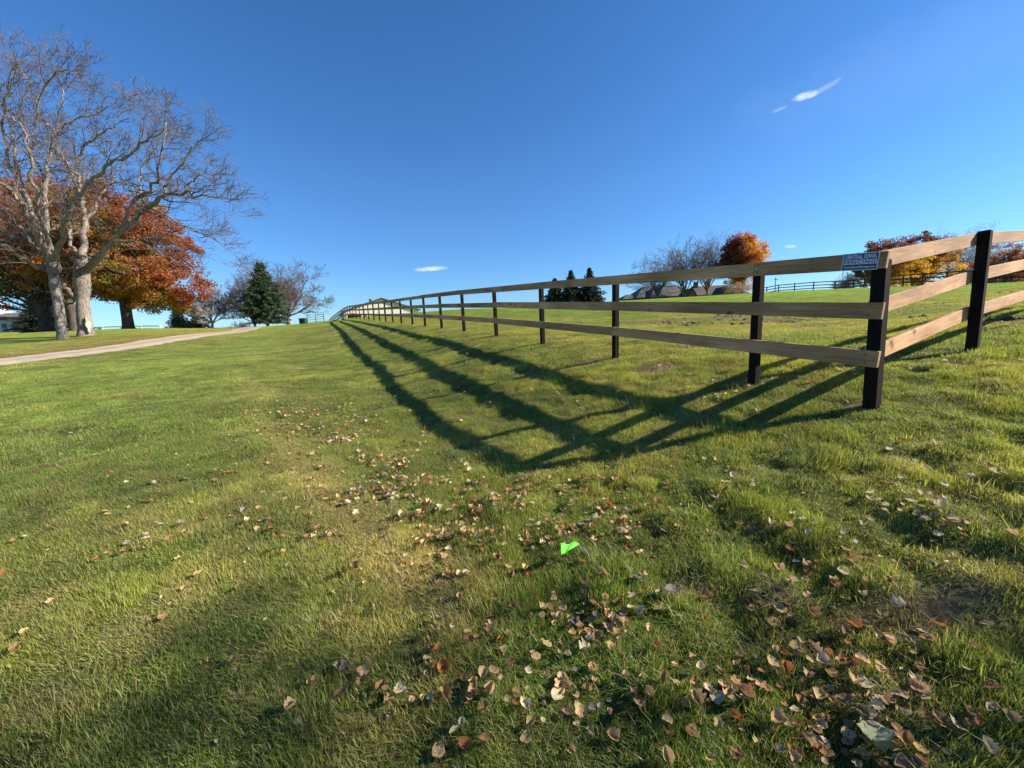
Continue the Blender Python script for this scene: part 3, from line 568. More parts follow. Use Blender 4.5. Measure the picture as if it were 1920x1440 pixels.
# ---------------------------------------------------------------- leafy crowns
def leaf_cloud(centers, radii, per, size, colf, r_, flat=.7, shape='quad'):
    """many small leaf faces gathered in clumps"""
    n = len(centers)*per; ci = np.repeat(np.arange(len(centers)), per)
    g = r_.normal(size=(n, 3)); g /= np.linalg.norm(g, axis=1)[:, None]; g *= (r_.random(n)**.5)[:, None]; g[:, 2] *= flat
    P = centers[ci]+g*radii[ci][:, None]
    a = r_.normal(size=(n, 3)); a /= np.linalg.norm(a, axis=1)[:, None]; b = np.cross(a, r_.normal(size=(n, 3))); b /= np.linalg.norm(b, axis=1)[:, None]
    s = size*(.6+.8*r_.random(n))[:, None]; e = .5 if shape == 'quad' else .22
    V = np.stack([P-a*s, P+b*s*e, P+a*s, P-b*s*e], 1).reshape(-1, 3); c = colf(P, ci); c = c*(.75+.5*r_.random(n))[:, None]
    return V, np.arange(n*4).reshape(-1, 4), np.repeat(c, 4, 0)
def leafy_tree(name, label, base, H, crown, nclump, per, size, colf, seed, trunk_r=.35, th=None, group=None, mat='foliage', barkm='bark2', shell=.5, cr=.9, flat=.6, limbs=14):
    """crown: list of ellipsoids (dx,dy,dz,rx,ry,rz,weight) relative to base"""
    r_ = np.random.default_rng(seed); base = np.array(base, float); root = empty(name, base, label=label, cat='tree', group=group); C = []
    Wt = np.array([c[6] for c in crown], float); Wt /= Wt.sum()
    while len(C) < nclump:
        c = crown[r_.choice(len(crown), p=Wt)]; g = r_.normal(size=3); g /= np.linalg.norm(g); rr = (shell+(1-shell)*r_.random()) if r_.random() < .75 else r_.random()
        q = np.array([c[0], c[1], c[2]])+g*rr*np.array([c[3], c[4], c[5]])
        nz = vnoise(np.array([q[0]*.6+seed+50]), np.array([q[2]*.6+q[1]*.4+77]))[0]
        if nz < .25: continue
        C.append(q)
    C = np.array(C); T = Tubes(); th = th or H*.25
    T.tube([(0, 0, -.2), (0.02, 0, th*.1), (.05, 0, th*.5), (.08, 0, th), (.1, 0, H*.55), (.1, .1, H*.85)], [trunk_r*1.35, trunk_r*1.05, trunk_r*.95, trunk_r*.95, trunk_r*.45, .04], 12)
    T.build('trunk', M[barkm], root)
    B = Tubes()
    for i in r_.choice(len(C), min(limbs*6, len(C)), replace=False):
        q = C[i]; z0 = th*.85+r_.random()*max(.1, min(q[2]-th, H*.45)*.6); s0 = np.array([.08, 0, min(z0, H*.6)]); mid = (s0+q)/2+np.array([0, 0, .06*H*(r_.random()-.3)])
        B.tube(smooth_path([s0, mid, q], 3), np.linspace(trunk_r*.22, .02, 7), 4)
    B.build('limbs', M[barkm], root)
    rad = cr*(.6+.8*r_.random(len(C))); V, F_, c = leaf_cloud(C, rad, per, size, lambda P, ci: colf(P, ci, C, r_), r_, flat)
    link('crown', npmesh('crown', V, F_, 4, False, c), M[mat], root); return root
def pal(pick, cols):
    cols = np.array(cols); return cols[np.clip(pick, 0, len(cols)-1).astype(int)]
def smoothpal(u, stops):
    s = np.array([a for a, _ in stops]); c = np.array([b for _, b in stops]); return np.stack([np.interp(u, s, c[:, k]) for k in range(3)], 1)
RED = (.29, .085, .035); ORG = (.36, .15, .035); GOLD = (.34, .22, .04); OLV = (.17, .165, .035); RUST = (.26, .085, .035); PURP = (.17, .065, .06)
def col_main(P, ci, C, r_):
    u = .50+.045*P[:, 0]+.018*(P[:, 2]-6)+.02*(-P[:, 1])+1.35*(fbm(P[:, 0], P[:, 2]+P[:, 1]*.5, 3, .42, 61)-.5)+(r_.random(len(C))[ci]-.5)*.22
    return smoothpal(u, [(.08, OLV), (.26, (.25, .19, .035)), (.40, GOLD), (.50, ORG), (.68, (.37, .125, .032)), (1.0, RED)])
def base_at(px, py, Y): 
    P = at(px, py, Y); return (P[0], P[1], gz(P[0], P[1]))
leafy_tree('autumn_maple', 'broad maple in orange, red and gold leaf with short dark trunk beyond the drive', base_at(241, 616, 36), 13,
  [(3.3,0,3.7,4.0,4,2.7,2.2),(2.2,0,7,4.3,4.5,3.2,2),(-.2,0,9.2,4.4,4.5,3.5,2),(-3.2,0,5.5,4,4.5,3,1.2),(.5,0,4.8,4.2,4,3,1.3)], 620, 150, .105, col_main, 21, .42, 1.9, cr=.78)
def col_left(P, ci, C, r_):
    u = .42+.05*(P[:, 2]-7)+1.3*(fbm(P[:, 0], P[:, 2]+P[:, 1]*.5, 3, .42, 63)-.5)+(r_.random(len(C))[ci]-.5)*.2
    return smoothpal(u, [(.1, (.12, .11, .04)), (.35, (.2, .15, .05)), (.5, (.36, .21, .045)), (.65, (.36, .12, .04)), (.9, (.34, .065, .04))])
leafy_tree('autumn_maple', 'dark rust and olive maple crown behind the slim bare trunk, beside the white house', base_at(88, 622, 37), 14,
  [(-1,0,8,7.5,5,5,3),(-5,0,5.5,5,4,3.2,1.4),(4,0,8.5,4.5,4,4.2,1.4),(-7,0,9.5,5,4,3,1.0)], 520, 130, .10, col_left, 22, .5, 2.0, cr=1.0)
leafy_tree('autumn_maple', 'red topped maple showing between the two bare trunks above the olive one', base_at(140, 620, 44), 19,
  [(-1,0,12.2,6.5,5,4.2,2.5),(1,0,9.5,6,5,5,1.5)], 240, 120, .12, lambda P, ci, C, r_: smoothpal(.5+.05*(P[:, 2]-12)+1.2*(fbm(P[:, 0], P[:, 2], 3, .4, 65)-.5), [(.2, (.2, .13, .04)), (.5, (.36, .12, .045)), (.8, (.36, .06, .04))]), 23, .4, 3, cr=1.1)
leafy_tree('shade_tree', 'sparse rusty leafed tree beyond the right edge, casting dappled shade on the near grass', (16.5, -.3, gz(16.5, -.3)), 12.5, [(0,0,8.2,3.6,2.3,3.6,1)], 85, 70, .10, lambda P, ci, C, r_: np.array(RUST)+np.zeros((len(P), 3)), 29, .22, 3.0, cr=.75, shell=.2)
# dark yew-like understorey by the house
def conifer(name, label, base, H, rb, seed, dens=1.0, top=.12, cols=((.018, .045, .022), (.03, .065, .03)), prof=1.0, group=None, z0=.06, leaf=.16, trunk_r=.16, rag=.25, curve=None):
    r_ = np.random.default_rng(seed); base = np.array(base, float); root = empty(name, base, label=label, cat='tree', group=group)
    T = Tubes(); T.tube([(0, 0, -.2), (0, 0, H*.3), (0.05, 0, H*.7), (0.05, 0, H*.985)], [trunk_r, trunk_r*.75, trunk_r*.4, .02], 8); T.build('trunk', M['bark2'], root)
    C = []; Rr = []; z = H*z0
    while z < H*.99:
        t = z/H; R = rb*(((1-t)**prof) if curve is None else np.interp(t, *curve)); k = max(4, int(2*pi*R/.55*dens)); ph = r_.random()*6.3
        for i in range(k):
            a = ph+i*2*pi/k+r_.normal()*.2; Rl = R*(1+rag*r_.normal()); m = max(2, int(Rl/.35))
            for j in range(m):
                f = (j+1)/m; C.append((cos(a)*Rl*f, sin(a)*Rl*f, z-.18*Rl*f*(1 if prof < 1.5 else .5)+.12*f*f)); Rr.append(.34*(1.15-.4*f))
        z += H*.028*(1.1-.5*t)
    C = np.array(C); Rr = np.array(Rr)*(H/9)**.3; c0, c1 = np.array(cols[0]), np.array(cols[1])
    V, F_, c = leaf_cloud(C, Rr, int(15*dens), leaf, lambda P, ci: c0+(c1-c0)*r_.random(len(C))[ci][:, None]*1.3, r_, .5, 'needle')
    link('crown', npmesh('crown', V, F_, 4, False, c), M['needles'], root); return root
def bush(name, label, base, W_, H, seed, n=60, per=60, size=.06, col=((.02, .03, .015), (.04, .05, .02)), mat='needles', cat='bush', group=None):
    r_ = np.random.default_rng(seed); root = empty(name, base, label=label, cat=cat, group=group); C = []
    for i in range(n):
        a = r_.random()*2*pi; q = r_.random()**.5; C.append((cos(a)*q*W_/2, sin(a)*q*W_/3, H*(.25+.6*r_.random()*(1-q*q*.6))))
    C = np.array(C); c0, c1 = np.array(col[0]), np.array(col[1]); V, F_, c = leaf_cloud(C, np.full(n, H*.3), per, size, lambda P, ci: c0+(c1-c0)*r_.random(n)[ci][:, None], r_, .8)
    T = Tubes()
    for i in range(10): q = C[r_.integers(n)]; T.tube([(q[0]*.1, q[1]*.1, -.1), (q[0]*.5, q[1]*.5, q[2]*.5), tuple(q)], [.03, .02, .008], 4)
    T.build('stems', M['bark2'], root); link('foliage', npmesh('foliage', V, F_, 4, False, c), M[mat], root); return root
conifer('spreading_yew', 'dark dense evergreen with low sweeping boughs at the right corner of the white house', base_at(99, 622, 57), 8.6, 3.7, 31, 1.0, cols=((.014, .022, .012), (.03, .035, .018)), prof=.6, z0=.08)
bush('clipped_shrub', 'low dark shrub under the white house windows, nearest the house door side', base_at(58, 626.5, 38), 1.5, .8, 32)
bush('clipped_shrub', 'low dark reddish shrub row end beside the yew at house corner', base_at(80, 625.5, 38), 1.7, .7, 33, col=((.03, .018, .014), (.05, .03, .018)))
conifer('cedar', 'tall dark green cedar beside the end of gravel drive', base_at(502, 611, 40), 6.1, 1.6, 34, 1.15, cols=((.02, .042, .018), (.045, .075, .03)), z0=.08, leaf=.13, rag=.3, curve=([0, .1, .3, .5, .7, .85, .93, 1], [.5, .8, 1, .8, .5, .3, .16, .03]))
conifer('small_pine', 'low dark pine peeping out under right side of orange maple', base_at(337, 616, 39), 2.0, 1.0, 35, .9, leaf=.1, cols=((.03, .05, .022), (.05, .07, .03)))
conifer('small_pine', 'low olive green pine just left of the bare purplish tree', base_at(372, 616, 39.5), 1.8, 1.0, 36, .9, leaf=.1, cols=((.05, .065, .03), (.08, .08, .035)))
# spruces behind the fence
sg = 'dark spruces beyond the paddock'
for i, (px, py, Hh, lb) in enumerate([(1040,523,6.0,'lowest and leftmost dark spruce beyond the paddock'),(1070,508,7.6,'middle dark spruce of the cluster beyond the paddock'),(1105,503,8.2,'tallest dark spruce, right of the cluster beyond the paddock')]):
    P = at(px, py, 72); zb = gz(P[0], P[1]); conifer('spruce', lb, (P[0], P[1], zb), P[2]-zb, 3.0, 40+i, .8, leaf=.2, prof=.9, group=sg, cols=((.014, .026, .016), (.026, .042, .024)))
# ---------------------------------------------------------------- procedural bare trees
def bare_tree(name, label, base, H, W_, seed, mat='twigfar', group=None, levels=4, nl=9, rmin=.012, trunk_r=.25, trunk_h=.2, kids=(7, 5, 4, 3), up=.03):
    r_ = np.random.default_rng(seed); base = np.array(base, float); root = empty(name, base, label=label, cat='tree', group=group)
    T = Tubes(); th = H*trunk_h; T.tube([(0, 0, -.3), (0, 0, th*.1), (.03, 0, th*.6), (.05, 0, th*1.15)], [trunk_r*1.35, trunk_r*1.05, trunk_r*.95, trunk_r*.8], 10); T.build('trunk', M[mat], root)
    B = Tubes(); cfg = dict(seg=H*.05, wob=.16, up=up, levels=levels, kids=kids, ref=H*.3, ang=(25, 55), len=[H*.24, H*.13, H*.08, H*.05], rl=[trunk_r*.5, .07, .04, .025, .016], rmin=rmin)
    for i in range(nl):
        a = i*2.4+r_.random()*.8; el = r_.uniform(.45, 1.45) if i else 1.5; d = np.array([cos(a)*cos(el)*W_/H*1.5, sin(a)*cos(el)*W_/H*1.5, sin(el)]); d = unit(d)
        L_ = H*(1-trunk_h)*(.62+.22*r_.random())*(.75 if el < .8 else 1)
        pts = [np.array([.04, 0, th*(.75+.4*r_.random())])]; dd = d.copy()
        for k in range(8): dd = unit(dd+r_.normal(size=3)*.12+np.array([0, 0, .06])); pts.append(pts[-1]+dd*L_/8)
        rad = np.linspace(trunk_r*.5, trunk_r*.12, 9); B.tube(pts, rad, 6); spawn(B, np.array(pts), rad, L_, 0, r_, cfg, .2)
    B.build('crown', M[mat], root); return root
P = at(540, 605, 45); bare_tree('bare_tree', 'bare round headed tree right behind the dark cedar', (P[0], P[1], gz(P[0], P[1])), 8.0, 8.5, 51, 'twig', nl=12, trunk_r=.2, trunk_h=.12, rmin=.011)
P = at(478, 612, 47); bare_tree('bare_tree', 'thin bare tree half hidden by left side of the dark cedar', (P[0], P[1], gz(P[0], P[1])), 6.8, 5, 52, 'twig', nl=8, trunk_r=.14, trunk_h=.12, rmin=.011)
P = at(399, 616, 40); bare_tree('bare_tree', 'small purplish bare tree at right foot of the orange maple', (P[0], P[1], gz(P[0], P[1])), 4.4, 4.2, 53, 'twigfar', nl=9, trunk_r=.09, trunk_h=.1, rmin=.011)
bush('scrub', 'thin low leafless scrub left of the dark cedar on skyline', base_at(450, 615, 46), 2.6, 1.1, 54, 40, 22, .05, ((.2, .16, .13), (.28, .24, .2)), 'foliage')
for i, (px, top, Y, w, lb) in enumerate([(1232,462,84,9,'leftmost bare tree in front of the long hip roofed house'),(1283,450,86,9,'middle bare tree in front of the long hip roofed house'),(1327,445,88,8,'bare tree between the hip roof and round orange maple')]):
    P = at(px, 520, Y); zb = gz(P[0], P[1]); tp = at(px, top, Y)[2]; bare_tree('bare_tree', lb, (P[0], P[1], zb), tp-zb, w*.85, 60+i, 'twig', 'bare trees by the hip roofed house', nl=12, trunk_r=.24, trunk_h=.24, rmin=.015, kids=(6, 4, 3, 2), levels=4)
def col_round(P, ci, C, r_):
    u = .60+.07*P[:, 0]-.03*(P[:, 2]-8)+1.0*(fbm(P[:, 0], P[:, 2], 3, .5, 71)-.5)+(r_.random(len(C))[ci]-.5)*.2
    return smoothpal(u, [(.1, (.20, .06, .04)), (.4, (.32, .10, .035)), (.6, (.56, .235, .035)), (.85, (.62, .33, .045))])
P = at(1390, 520, 82); zb = gz(P[0], P[1]); hh = at(1385, 437, 82)[2]-zb
leafy_tree('autumn_maple', 'round rust orange maple between hip roofed house and first near fence post', (P[0], P[1], zb), hh, [(0,0,hh*.62,4.9,4.6,hh*.37,3),(0,0,hh*.78,3.2,3.2,hh*.2,1)], 430, 100, .16, col_round, 72, .3, 2.5, cr=.95, flat=.8, shell=.35)
def col_rt(P, ci, C, r_):
    u = .54+.045*P[:, 0]-.075*(P[:, 2]-7)+.9*(fbm(P[:, 0], P[:, 2], 3, .4, 73)-.5)
    return smoothpal(u, [(.1, (.17, .07, .06)), (.4, (.25, .09, .05)), (.6, (.48, .23, .04)), (.8, (.60, .37, .05))])
for px, Y, top, rx, lb, sd_, dn in [(1662,82,446,7,'purple brown maple behind company sign and corner post',74,420),(1722,86,434,7.5,'gold and rust maple seen between corner post and next post',75,460),(1885,84,458,8,'thin rusty brown maple right of the tall near post',76,280)]:
    P = at(px, 520, Y); zb = gz(P[0], P[1]); hh = at(px, top, Y)[2]-zb
    leafy_tree('autumn_maple', lb, (P[0], P[1], zb), hh, [(0,0,hh*.58,rx,5,hh*.42,3)], dn, 75, .16, col_rt if sd_ != 76 else (lambda P, ci, C, r_: smoothpal(.5+fbm(P[:, 0], P[:, 2], 3, .4, 78)-.5, [(.2, (.2, .09, .07)), (.7, (.33, .14, .07))])), sd_, .3, 2.0, cr=.9, shell=.35)
for px, Y, top, w, lb, sd_ in [(1795,95,414,7,'tall bare tree rising behind gold maple and near post',81),(1838,96,440,6,'bare tree partly hidden by the tall near post',82),(1583,90,508,3,'small bare tree left of the corner post on skyline',83)]:
    P = at(px, 520, Y); zb = gz(P[0], P[1]); hh = at(px, top, Y)[2]-zb; bare_tree('bare_tree', lb, (P[0], P[1], zb), hh, w, sd_, 'twigfar', nl=12, trunk_r=.2 if hh > 5 else .07, trunk_h=.12, rmin=.016, kids=(6, 4, 3, 2), levels=4 if hh > 5 else 2)
P = at(1383, 540, 78); bush('leafless_shrub', 'pale pinkish leafless shrub under the round orange maple', (P[0], P[1], at(1383, 551, 78)[2]-.3), 5.2, 3.0, 84, 90, 40, .09, ((.33, .22, .18), (.42, .30, .25)), 'foliage')
# ---------------------------------------------------------------- buildings
def hip(b, x0, x1, y0, y1, z, h, rid, ov=.5, th=.22, m=0):
    """hip roof over a rectangle, ridge along x, length rid"""
    x0 -= ov; x1 += ov; y0 -= ov; y1 += ov; cx = (x0+x1)/2; cy = (y0+y1)/2
    v = [(x0, y0, z), (x1, y0, z), (x1, y1, z), (x0, y1, z), (x0, y0, z+th), (x1, y0, z+th), (x1, y1, z+th), (x0, y1, z+th), (cx-rid/2, cy, z+h), (cx+rid/2, cy, z+h)]
    b.add(v, [(0, 3, 2, 1), (0, 1, 5, 4), (1, 2, 6, 5), (2, 3, 7, 6), (3, 0, 4, 7), (4, 5, 9, 8), (5, 6, 9), (6, 7, 8, 9), (7, 4, 8)], m)
def gable(b, x0, x1, y0, y1, z, h, axis='y', ov=.4, th=.18, m=0):
    if axis == 'y':
        cx = (x0+x1)/2; s = h/((x1-x0)/2); zz = z-ov*s
        pr = [(x0-ov, zz), (cx, z+h), (x1+ov, zz), (x1+ov, zz+th), (cx, z+h+th), (x0-ov, zz+th)]
        v = [(x, y0-ov, q) for x, q in pr]+[(x, y1+ov, q) for x, q in pr]
    else:
        cy = (y0+y1)/2; s = h/((y1-y0)/2); zz = z-ov*s
        pr = [(y0-ov, zz), (cy, z+h), (y1+ov, zz), (y1+ov, zz+th), (cy, z+h+th), (y0-ov, zz+th)]
        v = [(x0-ov, y, q) for y, q in pr]+[(x1+ov, y, q) for y, q in pr]
    b.add(v, [(0, 1, 4, 5), (1, 2, 3, 4), (11, 10, 7, 6), (10, 9, 8, 7)]+[(i, 6+i, 6+(i+1) % 6, (i+1) % 6) for i in range(6)], m)
def gwall(b, x0, x1, y0, y1, z0, z1, h, m=0):
    cx = (x0+x1)/2; v = [(x0, y0, z0), (x1, y0, z0), (x1, y0, z1), (cx, y0, z1+h), (x0, y0, z1), (x0, y1, z0), (x1, y1, z0), (x1, y1, z1), (cx, y1, z1+h), (x0, y1, z1)]
    b.add(v, [(0, 1, 2, 3, 4), (9, 8, 7, 6, 5), (1, 6, 7, 2), (5, 0, 4, 9), (0, 5, 6, 1)], m)
def window(parent, x, z, w, h, y, trim='white', mull=True):
    b = MB(); t = .09; b.box(x-w/2-t, x+w/2+t, y-.06, y, z-t, z); b.box(x-w/2-t, x+w/2+t, y-.06, y, z+h, z+h+t); b.box(x-w/2-t, x-w/2, y-.06, y, z, z+h); b.box(x+w/2, x+w/2+t, y-.06, y, z, z+h)
    if mull: b.box(x-w/2, x+w/2, y-.045, y, z+h*.48, z+h*.52)
    f = b.build('window', M[trim], parent); b = MB(); b.box(x-w/2, x+w/2, y-.025, y-.003, z, z+h); g = b.build('pane', M['glass'], f); return f
# white farmhouse at the left edge (Y 42)
P = at(86, 627, 60); HR = radians(42); hb = (P[0]-11*cos(HR), P[1]-11*sin(HR), P[2]-.5)
hs = empty('white_farmhouse', hb, HR, label='white sided farmhouse with dark windows half hidden behind the bare trees', cat='house')
b = MB(); b.box(0, 11, 0, 6, -1.5, 2.75)
for i in range(13): b.box(0, 11, -.02, 0.0, .1+i*.2, .28+i*.2)
b.build('wall', M['white'], hs)
b = MB(); hip(b, 0, 11, 0, 6, 2.75, 1.1, 6, .45, .25); b.build('porch_roof', M['shingle'], hs)
b = MB(); gwall(b, -3.5, 7.0, 2.2, 8, 2.6, 5.0, 4.0); b.build('upper_wall', M['white'], hs)
b = MB(); gable(b, -3.5, 7.0, 2.2, 8, 5.0, 4.0, 'y', .35, .25); b.build('roof', M['redroof'], hs)
b = MB()
for sgn in (-1, 1):
    e0 = 1.75+sgn*5.65; z0_, z1_ = 4.68, 9.0
    v = [(e0, 1.76, z0_), (1.75, 1.76, z1_), (1.75, 1.76, z1_+.3), (e0, 1.76, z0_+.3), (e0, 1.83, z0_), (1.75, 1.83, z1_), (1.75, 1.83, z1_+.3), (e0, 1.83, z0_+.3)]
    f = [(0, 1, 2, 3), (7, 6, 5, 4), (0, 4, 5, 1), (3, 2, 6, 7)]; b.add(v, f if sgn < 0 else [a[::-1] for a in f])
b.build('rake_board', M['white'], hs)
for x in (1, 3, 5, 6.4, 7.3, 8.2, 9.1, 9.9, 10.55): window(hs, x, .7, .5, 1.5, -.02)
for x in (-.8, 2.4, 5.2): window(hs, x, 5.2, .8, 1.3, 2.2)
# steel barn on the crest behind the fence (Y 60)
P0_ = at(655, 584, 60); P1_ = at(770, 580, 60); Pk = at(719, 560, 60); zb = gz(P1_[0], 60)-.6
bn = empty('steel_barn', ((P0_[0]), 58, zb), radians(24), label='beige steel sided barn with dark low gable roof behind the fence', cat='barn')
wdt = (P1_[0]-P0_[0])*1.16; ez = P1_[2]-zb; pk = Pk[2]-zb-ez
b = MB(); gwall(b, 0, wdt, 0, 16, -.3, ez, pk*.97)
cxm = wdt/2
for i in range(int(wdt/.23)):
    x = .08+i*.23; zt = ez+pk*.97*(1-abs(x-cxm)/cxm)-.06; b.box(x, x+.05, -.03, -.001, -.3, zt)
b.build('wall', M['steel'], bn)
b = MB(); gable(b, 0, wdt, 0, 16, ez, pk, 'y', .35, .16); b.build('roof', M['barnroof'], bn)
b = MB(); b.box(.5, 2.3, -.05, -.035, 0, ez*.85); b.box(2.6, 3.0, -.06, -.035, 0, ez*.75); b.build('doorway', M['dark'], bn)  # near-black slabs on the wall, the open bay's inner shade put into their colour
b = MB(); b.box(cxm-1.35, cxm-1.05, 4, 4.3, ez+pk*.6, ez+pk*1.12); b.box(cxm-1.4, cxm-1.0, 3.95, 4.35, ez+pk*1.12, ez+pk*1.17); b.build('vent', M['farfence'], bn)
# hip roofed house to the right (Y 92)
HY = 92; A = at(1167, 562, HY); E = at(1400, 552, HY); zf = A[2]-2.6
def hx(px, py=556): return at(px, py, HY)[0]-A[0]
def hz(px, py): return at(px, py, HY)[2]-zf
hr = empty('hip_roofed_house', (A[0], HY, zf), 0, label='long low brick house under grey hip roofs beyond the paddock', cat='house')
b = MB(); b.box(hx(1180), hx(1396), 1, 11, -1.5, 2.6); b.build('wall', M['brick'], hr)
b = MB(); hip(b, hx(1172), hx(1205), .8, 9, 2.5, hz(1190, 549)-2.5, .5, .5); b.build('roof', M['shingle'], hr)
b = MB(); hip(b, hx(1197), hx(1313), .3, 13, 2.65, hz(1275, 529)-2.65, hx(1300)-hx(1238), .6); b.build('roof', M['shingle'], hr)
b = MB(); hip(b, hx(1218), hx(1262), -1.6, 8, 2.6, hz(1240, 531)-2.9, .8, .4); b.build('roof', M['shingle'], hr)
b = MB(); hip(b, hx(1306), hx(1402), .6, 12, 2.7, hz(1350, 529)-2.9, hx(1390)-hx(1325), .5); b.build('roof', M['shingle2'], hr)
b = MB(); gwall(b, hx(1283), hx(1303), -1.2, 4, -1, 2.4, 1.9); b.build('gable_wall', M['brick'], hr)
b = MB(); gable(b, hx(1283), hx(1303), -1.2, 4, 2.4, 1.9, 'y', .3, .16); b.build('roof', M['shingle2'], hr)
b = MB(); gwall(b, hx(1346), hx(1372), -1.0, 4, -1, 2.4, 2.0); b.build('gable_wall', M['brick'], hr)
b = MB(); gable(b, hx(1346), hx(1372), -1.0, 4, 2.4, 2.0, 'y', .3, .16); b.build('roof', M['shingle2'], hr)
b = MB(); b.box(hx(1322), hx(1328), 5, 6, 3, hz(1325, 524)); b.build('chimney', M['brick'], hr)
for px in (1200, 1212, 1270, 1320, 1335, 1380): window(hr, hx(px), .9, 1.0, 1.3, 1.0)
window(hr, hx(1293), 1.0, 1.2, 1.3, -1.2); window(hr, hx(1359), 1.0, 1.2, 1.3, -1.0)
# utility pole
P = at(1453.5, 540, 125); zb = gz(P[0], P[1]); tp = at(1453.5, 520, 125)[2]
b = MB(); H_ = tp-zb
k = [(cos(t*pi/4), sin(t*pi/4)) for t in range(8)]
up = empty('utility_pole', (P[0], P[1], zb), label='thin utility pole on the skyline beyond the paddock', cat='pole')
b.add([(x*.15, y*.15, -.3) for x, y in k]+[(x*.10, y*.10, H_) for x, y in k], [tuple(range(8, 16))]+[(i, (i+1) % 8, 8+(i+1) % 8, 8+i) for i in range(8)]); b.build('pole', M['pole'], up)
b = MB(); b.box(-.6, .6, -.19, -.10, H_-.75, H_-.62); b.build('crossarm', M['pole'], up)
for x in (-.5, .0, .5):
    b = MB(); b.box(x-.05, x+.05, -.2, -.09, H_-.62, H_-.45, b=.02); b.build('insulator', M['white'], up)
# far dark fence across the paddock
farp = []
cur = [at(1420, 553, 66), at(1450, 550, 62), at(1503, 548, 58), at(1561, 545, 55.5), at(1594, 543, 54), at(1705, 537, 43), at(1800, 533, 38), at(1894, 530, 34), at(1990, 527, 31)]
cur = np.array(cur)[:, :2]; tot = along(cur, 0)[1]; s = 0
while s < tot: farp.append(along(cur, s)[0]); s += 2.4
ff_ = empty('paddock_fence', (farp[0][0], farp[0][1], gz(*farp[0])), label='distant dark brown board fence along the far side of paddock', cat='fence'); fo2 = Vector(ff_.location)
for p in farp: post(ff_, p, 1.5, .10, 1.3, mat='farfence', off=fo2)
for h in (1.22, .82, .42):
    for i in range(0, len(farp)-1, 2):
        a, c = farp[i], farp[min(i+2, len(farp)-1)]; board(ff_, (a[0]-.07, a[1], zline(a)+h), (c[0]-.07, c[1], zline(c)+h), .12, .03, 'farfence', fo2)
# white rail fence on the crest under the orange maple
wf = [at(px, py, 50)[:2] for px, py in ((120, 620), (180, 615), (240, 614), (330, 613))]; wf = np.array(wf)
w0 = empty('white_fence', (wf[0][0], wf[0][1], gz(*wf[0])), label='low white rail fence on the crest below the orange maple', cat='fence'); fo3 = Vector(w0.location)
tot = along(wf, 0)[1]; q = [along(wf, s)[0] for s in np.arange(0, tot, 2.4)]
for px_ in q:
    tgt = at(0, 0, 42); zt = EYE+ (0)
    post(w0, px_, .2, .13, .85, mat='vinyl', off=fo3)
for i in range(len(q)-1):
    for h in (1.0, .6): board(w0, (q[i][0], q[i][1]-.08, zline(q[i])+h-.25), (q[i+1][0], q[i+1][1]-.08, zline(q[i+1])+h-.25), .13, .04, 'vinyl', fo3)
# feed bin and gate by the barn end of the crest
P = at(569, 606, 40); zb = gz(P[0], P[1])
fb = empty('feed_bin', (P[0], P[1], zb), label='small dark green bin standing on the crest right of the bare tree', cat='bin')
b = MB(); b.box(-.3, .3, -.25, .25, .03, .5, 0, .03); b.build('body', M['green'], fb)
b = MB(); b.box(-.33, .33, -.28, .28, .5, .56, 0, .015); b.build('lid', M['farfence'], fb)
for sx in (-.24, .24):
    b = MB(); b.box(sx-.05, sx+.05, -.2, .2, -.05, .03); b.build('foot', M['farfence'], fb)
P = at(577, 606, 44); P2 = at(608, 603, 46); zb = gz(P[0], P[1])
gt = empty('farm_gate', (P[0], P[1], zb), label='low dark tube gate between green bin and the fence end', cat='gate'); T = Tubes(); dx, dy = P2[0]-P[0], P2[1]-P[1]; dz_ = gz(P2[0], P2[1])-zb
for h in (.15, .4, .65, .9): T.tube([(0, 0, h), (dx, dy, h+dz_)], [.03, .03], 6)
for f in (0, .5, 1): T.tube([(dx*f, dy*f, dz_*f-.1), (dx*f, dy*f, dz_*f+.92)], [.035, .035], 6)
T.build('frame', M['green'], gt)
# ---------------------------------------------------------------- marker flag, soil clods
P = hitground(1080, 1052)
mf = empty('marker_flag', tuple(P), label='bright lime green utility marker flag lying low in the grass', cat='flag')
T = Tubes(); A_ = np.array([.0, 0, 0]); Bq = at(1086, 1026, P[1]+.0)-P; Bq[1] += .02
T.tube([(.16, .1, -.04), tuple(np.array([.05, .03, .03])), tuple(Bq)], [.0028]*3, 6); T.build('stake', M['wire'], mf)
vv = []; nu, nv = 9, 7; c00 = at(1050, 1019, P[1])-P; c10 = at(1086, 1018, P[1]+.05)-P; c01 = at(1052, 1043, P[1]-.06)-P; c11 = at(1068, 1031, P[1]-.01)-P
for j in range(nv):
    for i in range(nu):
        u, v = i/(nu-1), j/(nv-1); q = (c00*(1-u)+c10*u)*(1-v)+(c01*(1-u)+c11*u)*v; q = q+np.array([0, -.008*sin(u*7+v*3), .006*sin(u*9+1)*(1-v*.3)]); vv.append(q)
fl = [(j*nu+i, j*nu+i+1, (j+1)*nu+i+1, (j+1)*nu+i) for j in range(nv-1) for i in range(nu-1)]
o = link('flag', mesh('flag', vv, fl, True), M['lime'], mf); md = o.modifiers.new('s', 'SOLIDIFY'); md.thickness = .0006
